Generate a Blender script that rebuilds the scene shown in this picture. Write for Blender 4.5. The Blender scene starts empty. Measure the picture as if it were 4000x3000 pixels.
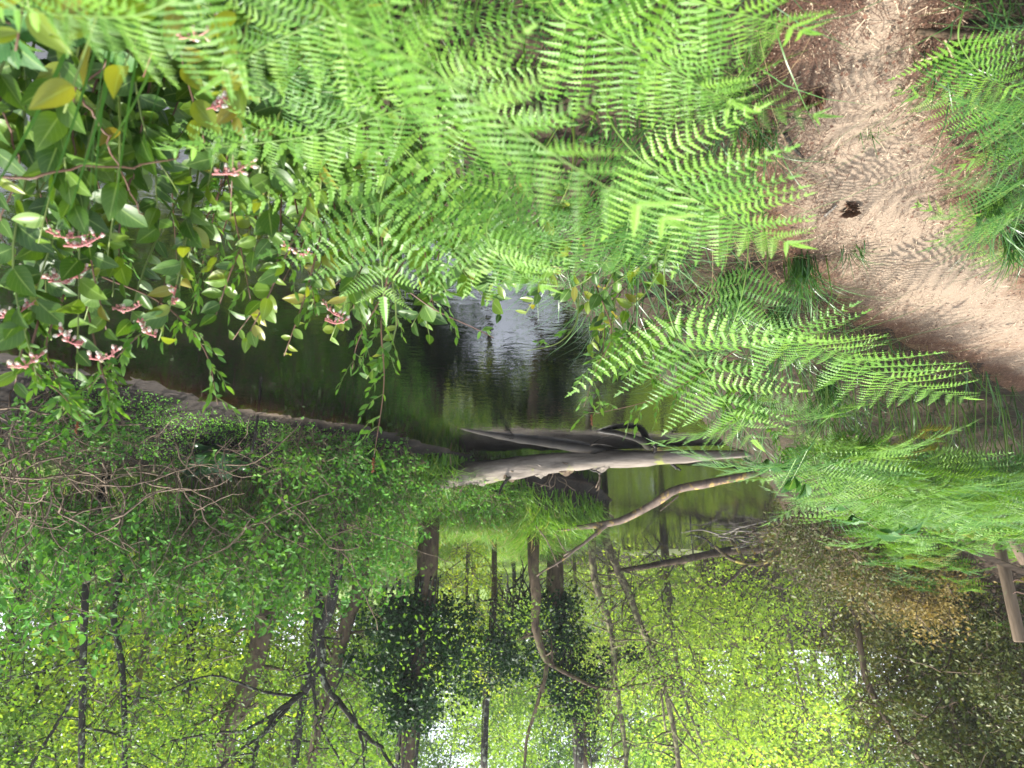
import bpy, math, random
import numpy as np
from mathutils import Vector, Matrix, Euler

sc = bpy.context.scene
col = sc.collection
R = math.radians

# ------------------------------------------------------------------ camera
# The photograph was stored upside down: the camera is rolled by 180 degrees.
CAM = np.array([0.0, 0.0, 1.6]); PITCH = R(18.4); FPX = 2700.0
cam = bpy.data.cameras.new('camera'); camo = bpy.data.objects.new('camera', cam); col.objects.link(camo)
camo.matrix_world = Matrix.Translation(CAM) @ (Euler((math.pi/2-PITCH, 0, 0)).to_matrix().to_4x4() @ Matrix.Rotation(math.pi, 4, 'Z'))
cam.sensor_width = 36; cam.lens = 36*FPX/4000; cam.clip_start = 0.02; cam.clip_end = 2000
cam.dof.use_dof = True; cam.dof.focus_distance = 4.0; cam.dof.aperture_fstop = 3.8
sc.camera = camo

# ------------------------------------------------------------------ sky and sun
SUN = np.array([0.42, 0.32, 1.0]); SUN = SUN/np.linalg.norm(SUN)
w = bpy.data.worlds.new('World'); sc.world = w; w.use_nodes = True
nt = w.node_tree; nt.nodes.clear()
sky = nt.nodes.new('ShaderNodeTexSky'); sky.sky_type = 'NISHITA'; sky.sun_disc = False
sky.sun_elevation = math.asin(SUN[2]); sky.sun_rotation = math.atan2(SUN[0], SUN[1])
sky.dust_density = 4.0; sky.air_density = 1.0
hz = nt.nodes.new('ShaderNodeMixRGB'); hz.inputs[0].default_value = 0.6; hz.inputs[2].default_value = (10.5, 11.2, 12.4, 1)
bg = nt.nodes.new('ShaderNodeBackground'); bg.inputs['Strength'].default_value = 0.105
wo = nt.nodes.new('ShaderNodeOutputWorld')
nt.links.new(sky.outputs[0], hz.inputs[1]); nt.links.new(hz.outputs[0], bg.inputs[0]); nt.links.new(bg.outputs[0], wo.inputs[0])
sl = bpy.data.lights.new('sun', 'SUN'); sl.energy = 5.0; sl.angle = R(0.9); sl.color = (1.0, 0.96, 0.88)
so = bpy.data.objects.new('sun', sl); col.objects.link(so)
so.rotation_euler = Vector(SUN).to_track_quat('Z', 'Y').to_euler()
sc.view_settings.view_transform = 'Standard'; sc.view_settings.look = 'None'
sc.view_settings.exposure = 1.4; sc.view_settings.gamma = 1.0; sc.view_settings.use_curve_mapping = False
sc.cycles.max_bounces = 5; sc.cycles.diffuse_bounces = 2; sc.cycles.glossy_bounces = 2
sc.cycles.transmission_bounces = 3; sc.cycles.transparent_max_bounces = 8
sc.cycles.caustics_reflective = False; sc.cycles.caustics_refractive = False
sc.cycles.use_denoising = True

# ------------------------------------------------------------------ photo pixel -> place
FW = np.array([0, math.cos(PITCH), -math.sin(PITCH)]); UP = np.array([0, math.sin(PITCH), math.cos(PITCH)])
RT = np.array([1.0, 0, 0])
def ray(x, y):
    return FW + RT*((2000-x)/FPX) + UP*((y-1500)/FPX)
def at(x, y, depth):
    return CAM + ray(x, y)*depth
def at_z(x, y, z):
    d = ray(x, y); return CAM + d*((z-CAM[2])/d[2])
def pix(p):
    q = np.asarray(p, float)-CAM; dz = q@FW
    return 2000-FPX*(q@RT)/dz, 1500+FPX*(q@UP)/dz, dz
def inview(p, m=200):
    x, y, d = pix(p); return d > 0.2 and -m < x < 4000+m and -m < y < 3000+m

# ------------------------------------------------------------------ mesh helpers
class MB:
    def __init__(s):
        s.v = []; s.f = []; s.fm = []; s.r = []; s.uv = []; s.n = 0
    def add(s, V, F, rnd=0.5, uv=None, mat=0):
        V = np.asarray(V, float).reshape(-1, 3); k = len(V)
        s.v.append(V); s.r.append(np.broadcast_to(np.asarray(rnd, float), (k,)))
        s.uv.append(np.zeros((k, 2)) if uv is None else np.asarray(uv, float))
        F = np.asarray(F, int); s.f.append(F+s.n); s.fm.append(np.full(len(F), mat)); s.n += k
    def tube(s, P, rad, n=5, rnd=0.5, mat=0, cap=True):
        P = np.asarray(P, float); m = len(P); rad = np.broadcast_to(np.asarray(rad, float), (m,))
        T = np.gradient(P, axis=0); T /= np.linalg.norm(T, axis=1)[:, None]+1e-9
        a = np.array([0, 0, 1.0]) if abs(T[0][2]) < 0.8 else np.array([1.0, 0, 0])
        U = np.empty((m, 3))
        for i in range(m):
            a = a-T[i]*(a@T[i]); a /= np.linalg.norm(a)+1e-9; U[i] = a
        W = np.cross(T, U)
        an = np.arange(n)*2*math.pi/n
        V = P[:, None]+rad[:, None, None]*(U[:, None]*np.cos(an)[None, :, None]+W[:, None]*np.sin(an)[None, :, None])
        i, j = np.meshgrid(np.arange(m-1), np.arange(n), indexing='ij')
        A = i*n+j; B = i*n+(j+1) % n
        F = np.stack([A, B, B+n, A+n], -1).reshape(-1, 4)
        uvv = np.stack([np.tile(an/6.283, m), np.repeat(np.linspace(0, 1, m), n)], -1)
        s.add(V.reshape(-1, 3), F, rnd, uvv, mat)
        if cap:
            base = s.n-m*n
            for ring, fl in ((0, True), (m-1, False)):
                idx = base+ring*n+np.arange(n)
                if fl: idx = idx[::-1]
                if n == 4: s.f.append(idx[None]); s.fm.append(np.array([mat]))
                else:
                    t = np.array([[idx[0], idx[q], idx[q+1]] for q in range(1, n-1)]); s.f.append(t); s.fm.append(np.full(len(t), mat))
    def box(s, c, half, M=None, rnd=0.5, mat=0, bev=0.0):
        x, y, z = half
        V = np.array([[a*x, b*y, d*z] for a in (-1, 1) for b in (-1, 1) for d in (-1, 1)])
        if M is not None: V = V@np.asarray(M).T
        s.add(V+np.asarray(c), [[0, 1, 3, 2], [4, 6, 7, 5], [0, 4, 5, 1], [2, 3, 7, 6], [0, 2, 6, 4], [1, 5, 7, 3]], rnd, None, mat)
    def leaves(s, tpl, pos, ax, nor, size, rnd, mat=0):
        """many copies of a small leaf template, merged"""
        TV, TF, TUV = tpl
        pos = np.asarray(pos, float); N = len(pos)
        if N == 0: return
        ax = ax/(np.linalg.norm(ax, axis=1)[:, None]+1e-9)
        y = np.cross(nor, ax); y /= np.linalg.norm(y, axis=1)[:, None]+1e-9
        z = np.cross(ax, y)
        M = np.stack([ax, y, z], 1)
        V = pos[:, None]+np.asarray(size).reshape(-1, 1, 1)*np.einsum('kj,njc->nkc', TV, M)
        k = len(TV)
        F = (TF[None]+(np.arange(N)*k)[:, None, None]).reshape(-1, TF.shape[1])
        s.add(V.reshape(-1, 3), F, np.repeat(np.broadcast_to(rnd, (N,)), k), np.tile(TUV, (N, 1)), mat)
    def mesh(s, name, mats, smooth=True):
        me = bpy.data.meshes.new(name)
        V = np.concatenate(s.v); me.vertices.add(len(V)); me.vertices.foreach_set('co', V.ravel())
        cnt = np.concatenate([np.full(len(f), f.shape[1]) for f in s.f])
        lp = np.concatenate([f.ravel() for f in s.f])
        me.loops.add(len(lp)); me.loops.foreach_set('vertex_index', lp)
        me.polygons.add(len(cnt)); st = np.concatenate([[0], np.cumsum(cnt)[:-1]])
        me.polygons.foreach_set('loop_start', st)
        me.polygons.foreach_set('material_index', np.concatenate(s.fm))
        me.polygons.foreach_set('use_smooth', np.full(len(cnt), smooth))
        a = me.attributes.new('rnd', 'FLOAT', 'POINT'); a.data.foreach_set('value', np.concatenate(s.r))
        u = me.uv_layers.new(name='uv'); u.data.foreach_set('uv', np.concatenate(s.uv)[lp].ravel())
        for m in (mats if isinstance(mats, (list, tuple)) else [mats]): me.materials.append(m)
        me.update(calc_edges=True)
        return me
    def build(s, name, mats, parent=None, smooth=True):
        return obj(name, s.mesh(name, mats, smooth), parent)

def obj(name, me, parent=None, M=None):
    o = bpy.data.objects.new(name, me); col.objects.link(o)
    if parent is not None: o.parent = parent
    if M is not None: o.matrix_basis = M
    return o
def tag(o, label=None, cat=None, group=None, kind=None):
    if label: o['label'] = label
    if cat: o['category'] = cat
    if group: o['group'] = group
    if kind: o['kind'] = kind
    return o
def thing(name, label, cat, loc=(0, 0, 0), group=None, rz=0.0, scale=1.0):
    o = bpy.data.objects.new(name, None); o.empty_display_size = 0.1; col.objects.link(o)
    o.location = loc; o.rotation_euler = (0, 0, rz); o.scale = (scale,)*3
    return tag(o, label, cat, group)
KIDS = {}
def copy_tree(src, loc, rot=(0, 0, 0), scale=1.0, label=None, group=None):
    c = src.copy(); col.objects.link(c); c.location = loc; c.rotation_euler = rot; c.scale = (scale,)*3 if np.isscalar(scale) else scale
    if label: c['label'] = label
    if group: c['group'] = group
    if src.name not in KIDS: KIDS[src.name] = [(ch, list(ch.children)) for ch in src.children]
    for ch, gs in KIDS[src.name]:
        d = ch.copy(); col.objects.link(d); d.parent = c
        for g in gs:
            e = g.copy(); col.objects.link(e); e.parent = d
    return c
TRNG = np.random.default_rng(77)
def tint_all(root):
    cat = root.get('category')
    if cat == 'fern':
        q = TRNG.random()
        if root.location.y < 2.3: q *= 0.62  # near ferns lean to the dark tints: shade under the fronds put into colour
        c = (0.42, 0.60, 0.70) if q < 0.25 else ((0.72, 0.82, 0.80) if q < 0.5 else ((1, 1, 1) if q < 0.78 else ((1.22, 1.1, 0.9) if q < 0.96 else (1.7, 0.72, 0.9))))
    elif cat in ('tree', 'shrub'):
        v = 0.75+0.6*TRNG.random(); wm = (0.9+0.25*TRNG.random()) if cat == 'tree' else (0.85+0.15*TRNG.random()); c = (v*wm, v, v*(1.9-wm))
        if cat == 'tree' and root.location.y > 24 and root.location.x < -3 and root.name.startswith('leafy'): c = (1.45*v, 1.4*v, 1.5*v)  # far trees by the clearing: sunlit brightness painted into the leaf colour
    else: return
    for ch in root.children: ch.color = (*c, 1)
def place_many(proto, spots, labels=None):
    """first spot moves the prototype itself, the others are copies"""
    KIDS[proto.name] = [(ch, list(ch.children)) for ch in proto.children]
    for i, (loc, rot, s, lab, grp) in enumerate(spots):
        if i == 0: continue
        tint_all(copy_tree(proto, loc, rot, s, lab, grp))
    loc, rot, s, lab, grp = spots[0]
    proto.location = loc; proto.rotation_euler = rot; proto.scale = (s,)*3 if np.isscalar(s) else s
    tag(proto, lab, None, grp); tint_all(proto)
def frame(p, ax, nor, s=1.0):
    ax = np.asarray(ax, float); ax = ax/np.linalg.norm(ax)
    y = np.cross(nor, ax); y = y/(np.linalg.norm(y)+1e-9); z = np.cross(ax, y)
    M = Matrix.Identity(4)
    for r in range(3):
        M[r][0] = ax[r]*s; M[r][1] = y[r]*s; M[r][2] = z[r]*s; M[r][3] = p[r]
    return M
def smooth01(x):
    x = np.clip(x, 0, 1); return x*x*(3-2*x)
def spline(P, n):
    P = np.asarray(P, float); m = len(P)
    if m == 2: return P[0]+(P[1]-P[0])*np.linspace(0, 1, n)[:, None]
    E = np.vstack([2*P[0]-P[1], P, 2*P[-1]-P[-2]])
    out = []
    for u in np.linspace(0, m-1-1e-6, n):
        i = int(u); t = u-i; a, b, c, d = E[i:i+4]
        out.append(0.5*((2*b)+(c-a)*t+(2*a-5*b+4*c-d)*t*t+(3*b-a-3*c+d)*t**3))
    return np.array(out)

# ------------------------------------------------------------------ materials
def newmat(name):
    m = bpy.data.materials.new(name); m.use_nodes = True; m.node_tree.nodes.clear()
    t = m.node_tree; o = t.nodes.new('ShaderNodeOutputMaterial')
    return m, t, o
def nd(t, typ, **kw):
    n = t.nodes.new(typ)
    for k, v in kw.items():
        if k == 'inp':
            for a, b in v.items(): n.inputs[a].default_value = b
        else: setattr(n, k, v)
    return n
ALB = 0.62
def ramp(t, fac, stops):
    r = t.nodes.new('ShaderNodeValToRGB'); e = r.color_ramp.elements
    while len(e) < len(stops): e.new(0.5)
    for x, (p, c) in zip(e, stops): x.position = p; x.color = (*[q*ALB for q in c], 1)
    t.links.new(fac, r.inputs[0]); return r.outputs[0]
def leafmat(name, stops, trans=0.35, rough=0.45, spec=0.4, veins=0.0, tcol=1.25, objrnd=0.5):
    """leaf: diffuse + translucent, colour varied leaf by leaf"""
    m, t, o = newmat(name); L = t.links.new
    at_ = nd(t, 'ShaderNodeAttribute', attribute_name='rnd'); oi = nd(t, 'ShaderNodeObjectInfo')
    mx = nd(t, 'ShaderNodeMath', operation='MULTIPLY', inp={1: objrnd}); L(oi.outputs['Random'], mx.inputs[0])
    m2 = nd(t, 'ShaderNodeMath', operation='MULTIPLY_ADD', inp={1: 1-objrnd}); L(at_.outputs['Fac'], m2.inputs[0]); L(mx.outputs[0], m2.inputs[2])
    c = ramp(t, m2.outputs[0], stops)
    tn = nd(t, 'ShaderNodeMixRGB', blend_type='MULTIPLY', inp={0: 1.0}); L(c, tn.inputs[1]); L(oi.outputs['Color'], tn.inputs[2]); c = tn.outputs[0]
    if veins:
        uv = nd(t, 'ShaderNodeUVMap', uv_map='uv'); sp = nd(t, 'ShaderNodeSeparateXYZ'); L(uv.outputs[0], sp.inputs[0])
        ab = nd(t, 'ShaderNodeMath', operation='ABSOLUTE'); L(sp.outputs[0], ab.inputs[0])
        rib = nd(t, 'ShaderNodeMapRange', inp={1: 0.03, 2: 0.10, 3: 1.0, 4: 0.0}); L(ab.outputs[0], rib.inputs[0])
        dd = nd(t, 'ShaderNodeMath', operation='MULTIPLY_ADD', inp={1: -0.35}); L(ab.outputs[0], dd.inputs[0]); L(sp.outputs[1], dd.inputs[2])
        fr = nd(t, 'ShaderNodeMath', operation='PINGPONG', inp={1: 0.075}); L(dd.outputs[0], fr.inputs[0])
        sv = nd(t, 'ShaderNodeMapRange', inp={1: 0.0, 2: 0.010, 3: 0.5, 4: 0.0}); L(fr.outputs[0], sv.inputs[0])
        mm = nd(t, 'ShaderNodeMath', operation='MAXIMUM'); L(rib.outputs[0], mm.inputs[0]); L(sv.outputs[0], mm.inputs[1])
        sc_ = nd(t, 'ShaderNodeMath', operation='MULTIPLY', inp={1: veins}); L(mm.outputs[0], sc_.inputs[0])
        bl = nd(t, 'ShaderNodeMixRGB', inp={2: (0.30, 0.42, 0.12, 1)}); L(sc_.outputs[0], bl.inputs[0]); L(c, bl.inputs[1]); c = bl.outputs[0]
        tc = nd(t, 'ShaderNodeTexCoord'); nz = nd(t, 'ShaderNodeTexNoise', inp={'Scale': 22.0, 'Detail': 3.0}); L(tc.outputs['Object'], nz.inputs['Vector'])
        sp2 = nd(t, 'ShaderNodeMapRange', inp={1: 0.70, 2: 0.76, 3: 0.0, 4: 0.55}); L(nz.outputs[0], sp2.inputs[0])
        b2 = nd(t, 'ShaderNodeMixRGB', inp={2: (0.10, 0.07, 0.025, 1)}); L(sp2.outputs[0], b2.inputs[0]); L(c, b2.inputs[1]); c = b2.outputs[0]
    p = nd(t, 'ShaderNodeBsdfPrincipled', inp={'Roughness': rough, 'Specular IOR Level': spec}); L(c, p.inputs['Base Color'])
    tr = nd(t, 'ShaderNodeBsdfTranslucent')
    g = nd(t, 'ShaderNodeMixRGB', blend_type='MULTIPLY', inp={0: 1.0, 2: (tcol*1.1, tcol, tcol*0.6, 1)}); L(c, g.inputs[1]); L(g.outputs[0], tr.inputs[0])
    ms = nd(t, 'ShaderNodeMixShader', inp={0: trans}); L(p.outputs[0], ms.inputs[1]); L(tr.outputs[0], ms.inputs[2]); L(ms.outputs[0], o.inputs[0])
    return m
def barkmat(name, stops, scale=6.0, stretch=(1, 1, 0.25), rough=0.85, bump=0.5, lichen=None, lich_amt=0.5, lich_scale=3.0):
    m, t, o = newmat(name); L = t.links.new
    tc = nd(t, 'ShaderNodeTexCoord'); mp = nd(t, 'ShaderNodeMapping'); mp.inputs['Scale'].default_value = stretch
    L(tc.outputs['Object'], mp.inputs[0])
    nz = nd(t, 'ShaderNodeTexNoise', inp={'Scale': scale, 'Detail': 6.0, 'Roughness': 0.7}); L(mp.outputs[0], nz.inputs['Vector'])
    c = ramp(t, nz.outputs[0], stops)
    if lichen:
        n2 = nd(t, 'ShaderNodeTexNoise', inp={'Scale': lich_scale, 'Detail': 5.0, 'Roughness': 0.65}); L(tc.outputs['Object'], n2.inputs['Vector'])
        mr = nd(t, 'ShaderNodeMapRange', inp={1: 1-lich_amt-0.04, 2: 1-lich_amt+0.04, 3: 0.0, 4: 1.0}); L(n2.outputs[0], mr.inputs[0])
        mix = nd(t, 'ShaderNodeMixRGB', inp={2: (*lichen, 1)}); L(mr.outputs[0], mix.inputs[0]); L(c, mix.inputs[1]); c = mix.outputs[0]
    p = nd(t, 'ShaderNodeBsdfPrincipled', inp={'Roughness': rough, 'Specular IOR Level': 0.2}); L(c, p.inputs['Base Color'])
    b = nd(t, 'ShaderNodeBump', inp={'Strength': bump, 'Distance': 0.02}); L(nz.outputs[0], b.inputs['Height']); L(b.outputs[0], p.inputs['Normal'])
    L(p.outputs[0], o.inputs[0]); return m
def plain(name, colr, rough=0.6, var=0.25, objrnd=True):
    m, t, o = newmat(name); L = t.links.new
    a = nd(t, 'ShaderNodeAttribute', attribute_name='rnd'); oi = nd(t, 'ShaderNodeObjectInfo')
    s = nd(t, 'ShaderNodeMath', operation='ADD'); L(a.outputs['Fac'], s.inputs[0]); L(oi.outputs['Random'], s.inputs[1])
    mr = nd(t, 'ShaderNodeMapRange', inp={1: 0.0, 2: 2.0, 3: 1-var, 4: 1+var}); L(s.outputs[0], mr.inputs[0])
    h = nd(t, 'ShaderNodeMixRGB', blend_type='MULTIPLY', inp={0: 1.0, 1: (*[q*0.7 for q in colr], 1)}); L(mr.outputs[0], h.inputs[2])
    p = nd(t, 'ShaderNodeBsdfPrincipled', inp={'Roughness': rough, 'Specular IOR Level': 0.3}); L(h.outputs[0], p.inputs['Base Color']); L(p.outputs[0], o.inputs[0])
    return m

M = {}
M['fern'] = leafmat('fern_leaf', [(0.0, (0.075, 0.22, 0.018)), (0.5, (0.145, 0.35, 0.030)), (1.0, (0.25, 0.47, 0.05))], trans=0.36, rough=0.45, spec=0.45, objrnd=0.6)
M['fern_stem'] = plain('fern_stem', (0.15, 0.26, 0.045), 0.5)
M['salal'] = leafmat('salal_leaf', [(0.0, (0.035, 0.10, 0.014)), (0.5, (0.085, 0.20, 0.018)), (1.0, (0.19, 0.33, 0.025))], trans=0.30, rough=0.42, spec=0.35, veins=0.4, objrnd=0.85)
M['salal_young'] = leafmat('salal_young_leaf', [(0.0, (0.20, 0.34, 0.03)), (0.6, (0.30, 0.38, 0.03)), (1.0, (0.38, 0.30, 0.05))], trans=0.42, rough=0.35, spec=0.45, veins=0.3, objrnd=0.85)
M['shoot'] = leafmat('shoot_leaf', [(0.0, (0.07, 0.22, 0.03)), (1.0, (0.20, 0.40, 0.05))], trans=0.42, rough=0.5, spec=0.3, objrnd=0.8)
M['bramble'] = leafmat('bramble_leaf', [(0.0, (0.05, 0.17, 0.04)), (1.0, (0.11, 0.28, 0.06))], trans=0.35, rough=0.5, spec=0.3, veins=0.5, objrnd=0.8)
M['shrub'] = leafmat('shrub_leaf', [(0.0, (0.055, 0.17, 0.02)), (0.55, (0.13, 0.34, 0.04)), (1.0, (0.28, 0.54, 0.09))], trans=0.30, rough=0.6, spec=0.18, objrnd=0.2)
M['tree_leaf'] = leafmat('tree_leaf', [(0.0, (0.07, 0.18, 0.025)), (0.5, (0.18, 0.37, 0.045)), (1.0, (0.38, 0.58, 0.09))], trans=0.5, rough=0.5, spec=0.25, objrnd=0.3)
M['lime_leaf'] = leafmat('lime_leaf', [(0.0, (0.20, 0.37, 0.045)), (0.5, (0.37, 0.58, 0.07)), (1.0, (0.60, 0.74, 0.15))], trans=0.52, rough=0.5, spec=0.25, objrnd=0.3)
M['ivy_leaf'] = leafmat('ivy_leaf', [(0.0, (0.008, 0.032, 0.008)), (0.7, (0.022, 0.075, 0.014)), (1.0, (0.06, 0.15, 0.025))], trans=0.15, rough=0.55, spec=0.2, objrnd=0.2)
M['olive_leaf'] = leafmat('olive_leaf', [(0.0, (0.03, 0.045, 0.01)), (0.45, (0.10, 0.13, 0.018)), (0.8, (0.17, 0.15, 0.03)), (1.0, (0.30, 0.15, 0.04))], trans=0.18, rough=0.5, spec=0.3, objrnd=0.25)
M['pale_leaf'] = leafmat('pale_leaf', [(0.0, (0.16, 0.15, 0.06)), (0.6, (0.30, 0.27, 0.12)), (1.0, (0.42, 0.33, 0.16))], trans=0.3, rough=0.6, spec=0.2, objrnd=0.25)
M['needle'] = leafmat('conifer_needle', [(0.0, (0.018, 0.055, 0.016)), (1.0, (0.055, 0.13, 0.03))], trans=0.15, rough=0.5, spec=0.3, objrnd=0.3)
M['grass'] = leafmat('grass_blade', [(0.0, (0.12, 0.32, 0.03)), (0.5, (0.24, 0.52, 0.045)), (0.78, (0.38, 0.62, 0.08)), (0.86, (0.52, 0.43, 0.22)), (1.0, (0.66, 0.54, 0.32))], trans=0.4, rough=0.45, spec=0.35, objrnd=0.0)
M['sedge'] = leafmat('sedge_blade', [(0.0, (0.03, 0.11, 0.025)), (0.6, (0.07, 0.2, 0.04)), (1.0, (0.13, 0.28, 0.06))], trans=0.3, rough=0.35, spec=0.5, objrnd=0.0)
M['dry'] = leafmat('dry_blade', [(0.0, (0.20, 0.13, 0.07)), (1.0, (0.45, 0.34, 0.19))], trans=0.3, rough=0.7, spec=0.2, objrnd=0.0)
M['skunk'] = leafmat('broad_leaf', [(0.0, (0.02, 0.09, 0.025)), (1.0, (0.06, 0.20, 0.05))], trans=0.25, rough=0.3, spec=0.5, veins=0.3, objrnd=0.8)
M['moss_carpet'] = leafmat('carpet_leaf', [(0.0, (0.10, 0.36, 0.03)), (1.0, (0.30, 0.70, 0.06))], trans=0.35, rough=0.5, spec=0.3, objrnd=0.0)
M['bark_dark'] = barkmat('bark_dark', [(0.3, (0.018, 0.015, 0.012)), (0.7, (0.075, 0.065, 0.052))], 8, lichen=(0.22, 0.24, 0.17), lich_amt=0.40, lich_scale=9)
M['bark_brown'] = barkmat('bark_brown', [(0.3, (0.045, 0.030, 0.018)), (0.7, (0.20, 0.14, 0.09))], 9, lichen=(0.11, 0.12, 0.04), lich_amt=0.4, lich_scale=5)
M['bark_pale'] = barkmat('bark_pale', [(0.3, (0.10, 0.075, 0.05)), (0.7, (0.26, 0.22, 0.17))], 7, lichen=(0.14, 0.11, 0.04), lich_amt=0.43, lich_scale=4)
M['bark_lichen'] = barkmat('bark_lichen', [(0.3, (0.055, 0.04, 0.025)), (0.7, (0.22, 0.18, 0.12))], 10, lichen=(0.20, 0.20, 0.09), lich_amt=0.46, lich_scale=8)
M['log_wood'] = barkmat('log_wood', [(0.25, (0.09, 0.075, 0.06)), (0.6, (0.32, 0.27, 0.22)), (0.8, (0.46, 0.40, 0.33))], 5, stretch=(0.35, 2.5, 2.5), bump=0.6, lichen=(0.20, 0.21, 0.06), lich_amt=0.36, lich_scale=2.4)
M['log_wet'] = barkmat('log_wet', [(0.3, (0.012, 0.010, 0.008)), (0.7, (0.055, 0.045, 0.034))], 6, rough=0.45, bump=0.5)
M['branch_lichen'] = barkmat('branch_lichen', [(0.3, (0.12, 0.085, 0.065)), (0.7, (0.36, 0.27, 0.21))], 8, lichen=(0.40, 0.27, 0.09), lich_amt=0.40, lich_scale=6.0)
M['branch_yellow'] = barkmat('branch_yellow', [(0.3, (0.06, 0.05, 0.03)), (0.7, (0.16, 0.12, 0.07))], 8, lichen=(0.34, 0.28, 0.07), lich_amt=0.47, lich_scale=5.0)
M['driftwood'] = barkmat('driftwood', [(0.3, (0.12, 0.10, 0.08)), (0.7, (0.42, 0.38, 0.33))], 10, stretch=(1, 1, 1))
M['twig'] = barkmat('twig', [(0.3, (0.10, 0.065, 0.04)), (0.7, (0.36, 0.27, 0.19))], 12)
M['cane'] = plain('cane', (0.15, 0.075, 0.045), 0.5)
M['green_stem'] = plain('green_stem', (0.16, 0.22, 0.045), 0.4)
M['post'] = barkmat('post_wood', [(0.3, (0.10, 0.07, 0.045)), (0.7, (0.26, 0.19, 0.13))], 14, stretch=(1, 1, 0.12), bump=0.4, lichen=(0.12, 0.14, 0.07), lich_amt=0.34)
M['rail'] = barkmat('rail_wood', [(0.3, (0.06, 0.04, 0.03)), (0.7, (0.22, 0.16, 0.12))], 10, stretch=(0.5, 0.5, 3), bump=0.4)
M['plank'] = barkmat('plank_wood', [(0.3, (0.20, 0.10, 0.045)), (0.7, (0.42, 0.24, 0.12))], 8, stretch=(0.6, 4, 4), bump=0.3)
M['plank_grey'] = barkmat('plank_grey', [(0.3, (0.20, 0.14, 0.12)), (0.7, (0.42, 0.30, 0.26))], 10, stretch=(0.6, 4, 4), bump=0.3)
M['wire'] = plain('rusty_wire', (0.10, 0.05, 0.03), 0.6)
M['flower_pink'] = leafmat('flower_stalk', [(0.0, (0.72, 0.22, 0.22)), (1.0, (0.85, 0.42, 0.38))], trans=0.15, rough=0.5, spec=0.3)
M['bell'] = leafmat('flower_bell', [(0.0, (0.98, 0.66, 0.62)), (0.5, (1.05, 0.95, 0.86)), (1.0, (1.1, 1.05, 0.95))], trans=0.3, rough=0.5, spec=0.3, objrnd=0.9, tcol=1.0)
M['seedhead'] = plain('seedhead', (0.24, 0.075, 0.03), 0.8)
M['cone'] = plain('cone_scale', (0.13, 0.065, 0.035), 0.7)
M['white_wall'] = plain('white_wall', (0.78, 0.79, 0.80), 0.6, 0.05)
M['pink_roof'] = plain('pink_roof', (0.50, 0.30, 0.25), 0.7, 0.1)
M['glass_dark'] = plain('window_dark', (0.04, 0.05, 0.06), 0.1, 0.1)
M['litter'] = plain('needle_litter', (0.125, 0.06, 0.036), 0.8, 0.7)
M['litter_pale'] = plain('pale_litter', (0.50, 0.38, 0.26), 0.8, 0.4)
M['algae'] = barkmat('algae', [(0.35, (0.20, 0.22, 0.10)), (0.6, (0.44, 0.46, 0.32))], 30, stretch=(1, 1, 1), rough=0.5, bump=0.2)

def groundmat():
    m, t, o = newmat('ground_soil'); L = t.links.new
    tc = nd(t, 'ShaderNodeTexCoord')
    n1 = nd(t, 'ShaderNodeTexNoise', inp={'Scale': 18.0, 'Detail': 8.0, 'Roughness': 0.75}); L(tc.outputs['Object'], n1.inputs['Vector'])
    n2 = nd(t, 'ShaderNodeTexNoise', inp={'Scale': 0.9, 'Detail': 4.0}); L(tc.outputs['Object'], n2.inputs['Vector'])
    soil = ramp(t, n1.outputs[0], [(0.3, (0.022, 0.015, 0.010)), (0.55, (0.07, 0.048, 0.030)), (0.75, (0.19, 0.135, 0.085))])
    mead = ramp(t, n1.outputs[0], [(0.3, (0.10, 0.19, 0.03)), (0.7, (0.26, 0.36, 0.07))])
    mud = ramp(t, n1.outputs[0], [(0.3, (0.014, 0.011, 0.009)), (0.7, (0.06, 0.046, 0.036))])
    sand = ramp(t, n1.outputs[0], [(0.3, (0.12, 0.085, 0.055)), (0.7, (0.26, 0.20, 0.14))])
    bed = ramp(t, n2.outputs[0], [(0.35, (0.03, 0.017, 0.009)), (0.65, (0.10, 0.055, 0.028))])
    at_ = nd(t, 'ShaderNodeAttribute', attribute_name='zone')
    sp = nd(t, 'ShaderNodeSeparateXYZ'); L(at_.outputs['Vector'], sp.inputs[0])
    c = soil
    for k, cc in ((0, mead), (1, mud), (2, bed)):
        x = nd(t, 'ShaderNodeMixRGB'); L(sp.outputs[k], x.inputs[0]); L(c, x.inputs[1]); L(cc, x.inputs[2]); c = x.outputs[0]
    a2 = nd(t, 'ShaderNodeAttribute', attribute_name='spit')
    x = nd(t, 'ShaderNodeMixRGB'); L(a2.outputs['Fac'], x.inputs[0]); L(c, x.inputs[1]); L(sand, x.inputs[2]); c = x.outputs[0]
    p = nd(t, 'ShaderNodeBsdfPrincipled', inp={'Roughness': 0.85, 'Specular IOR Level': 0.2}); L(c, p.inputs['Base Color'])
    b = nd(t, 'ShaderNodeBump', inp={'Strength': 0.9, 'Distance': 0.03}); L(n1.outputs[0], b.inputs['Height']); L(b.outputs[0], p.inputs['Normal'])
    L(p.outputs[0], o.inputs[0]); return m
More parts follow.
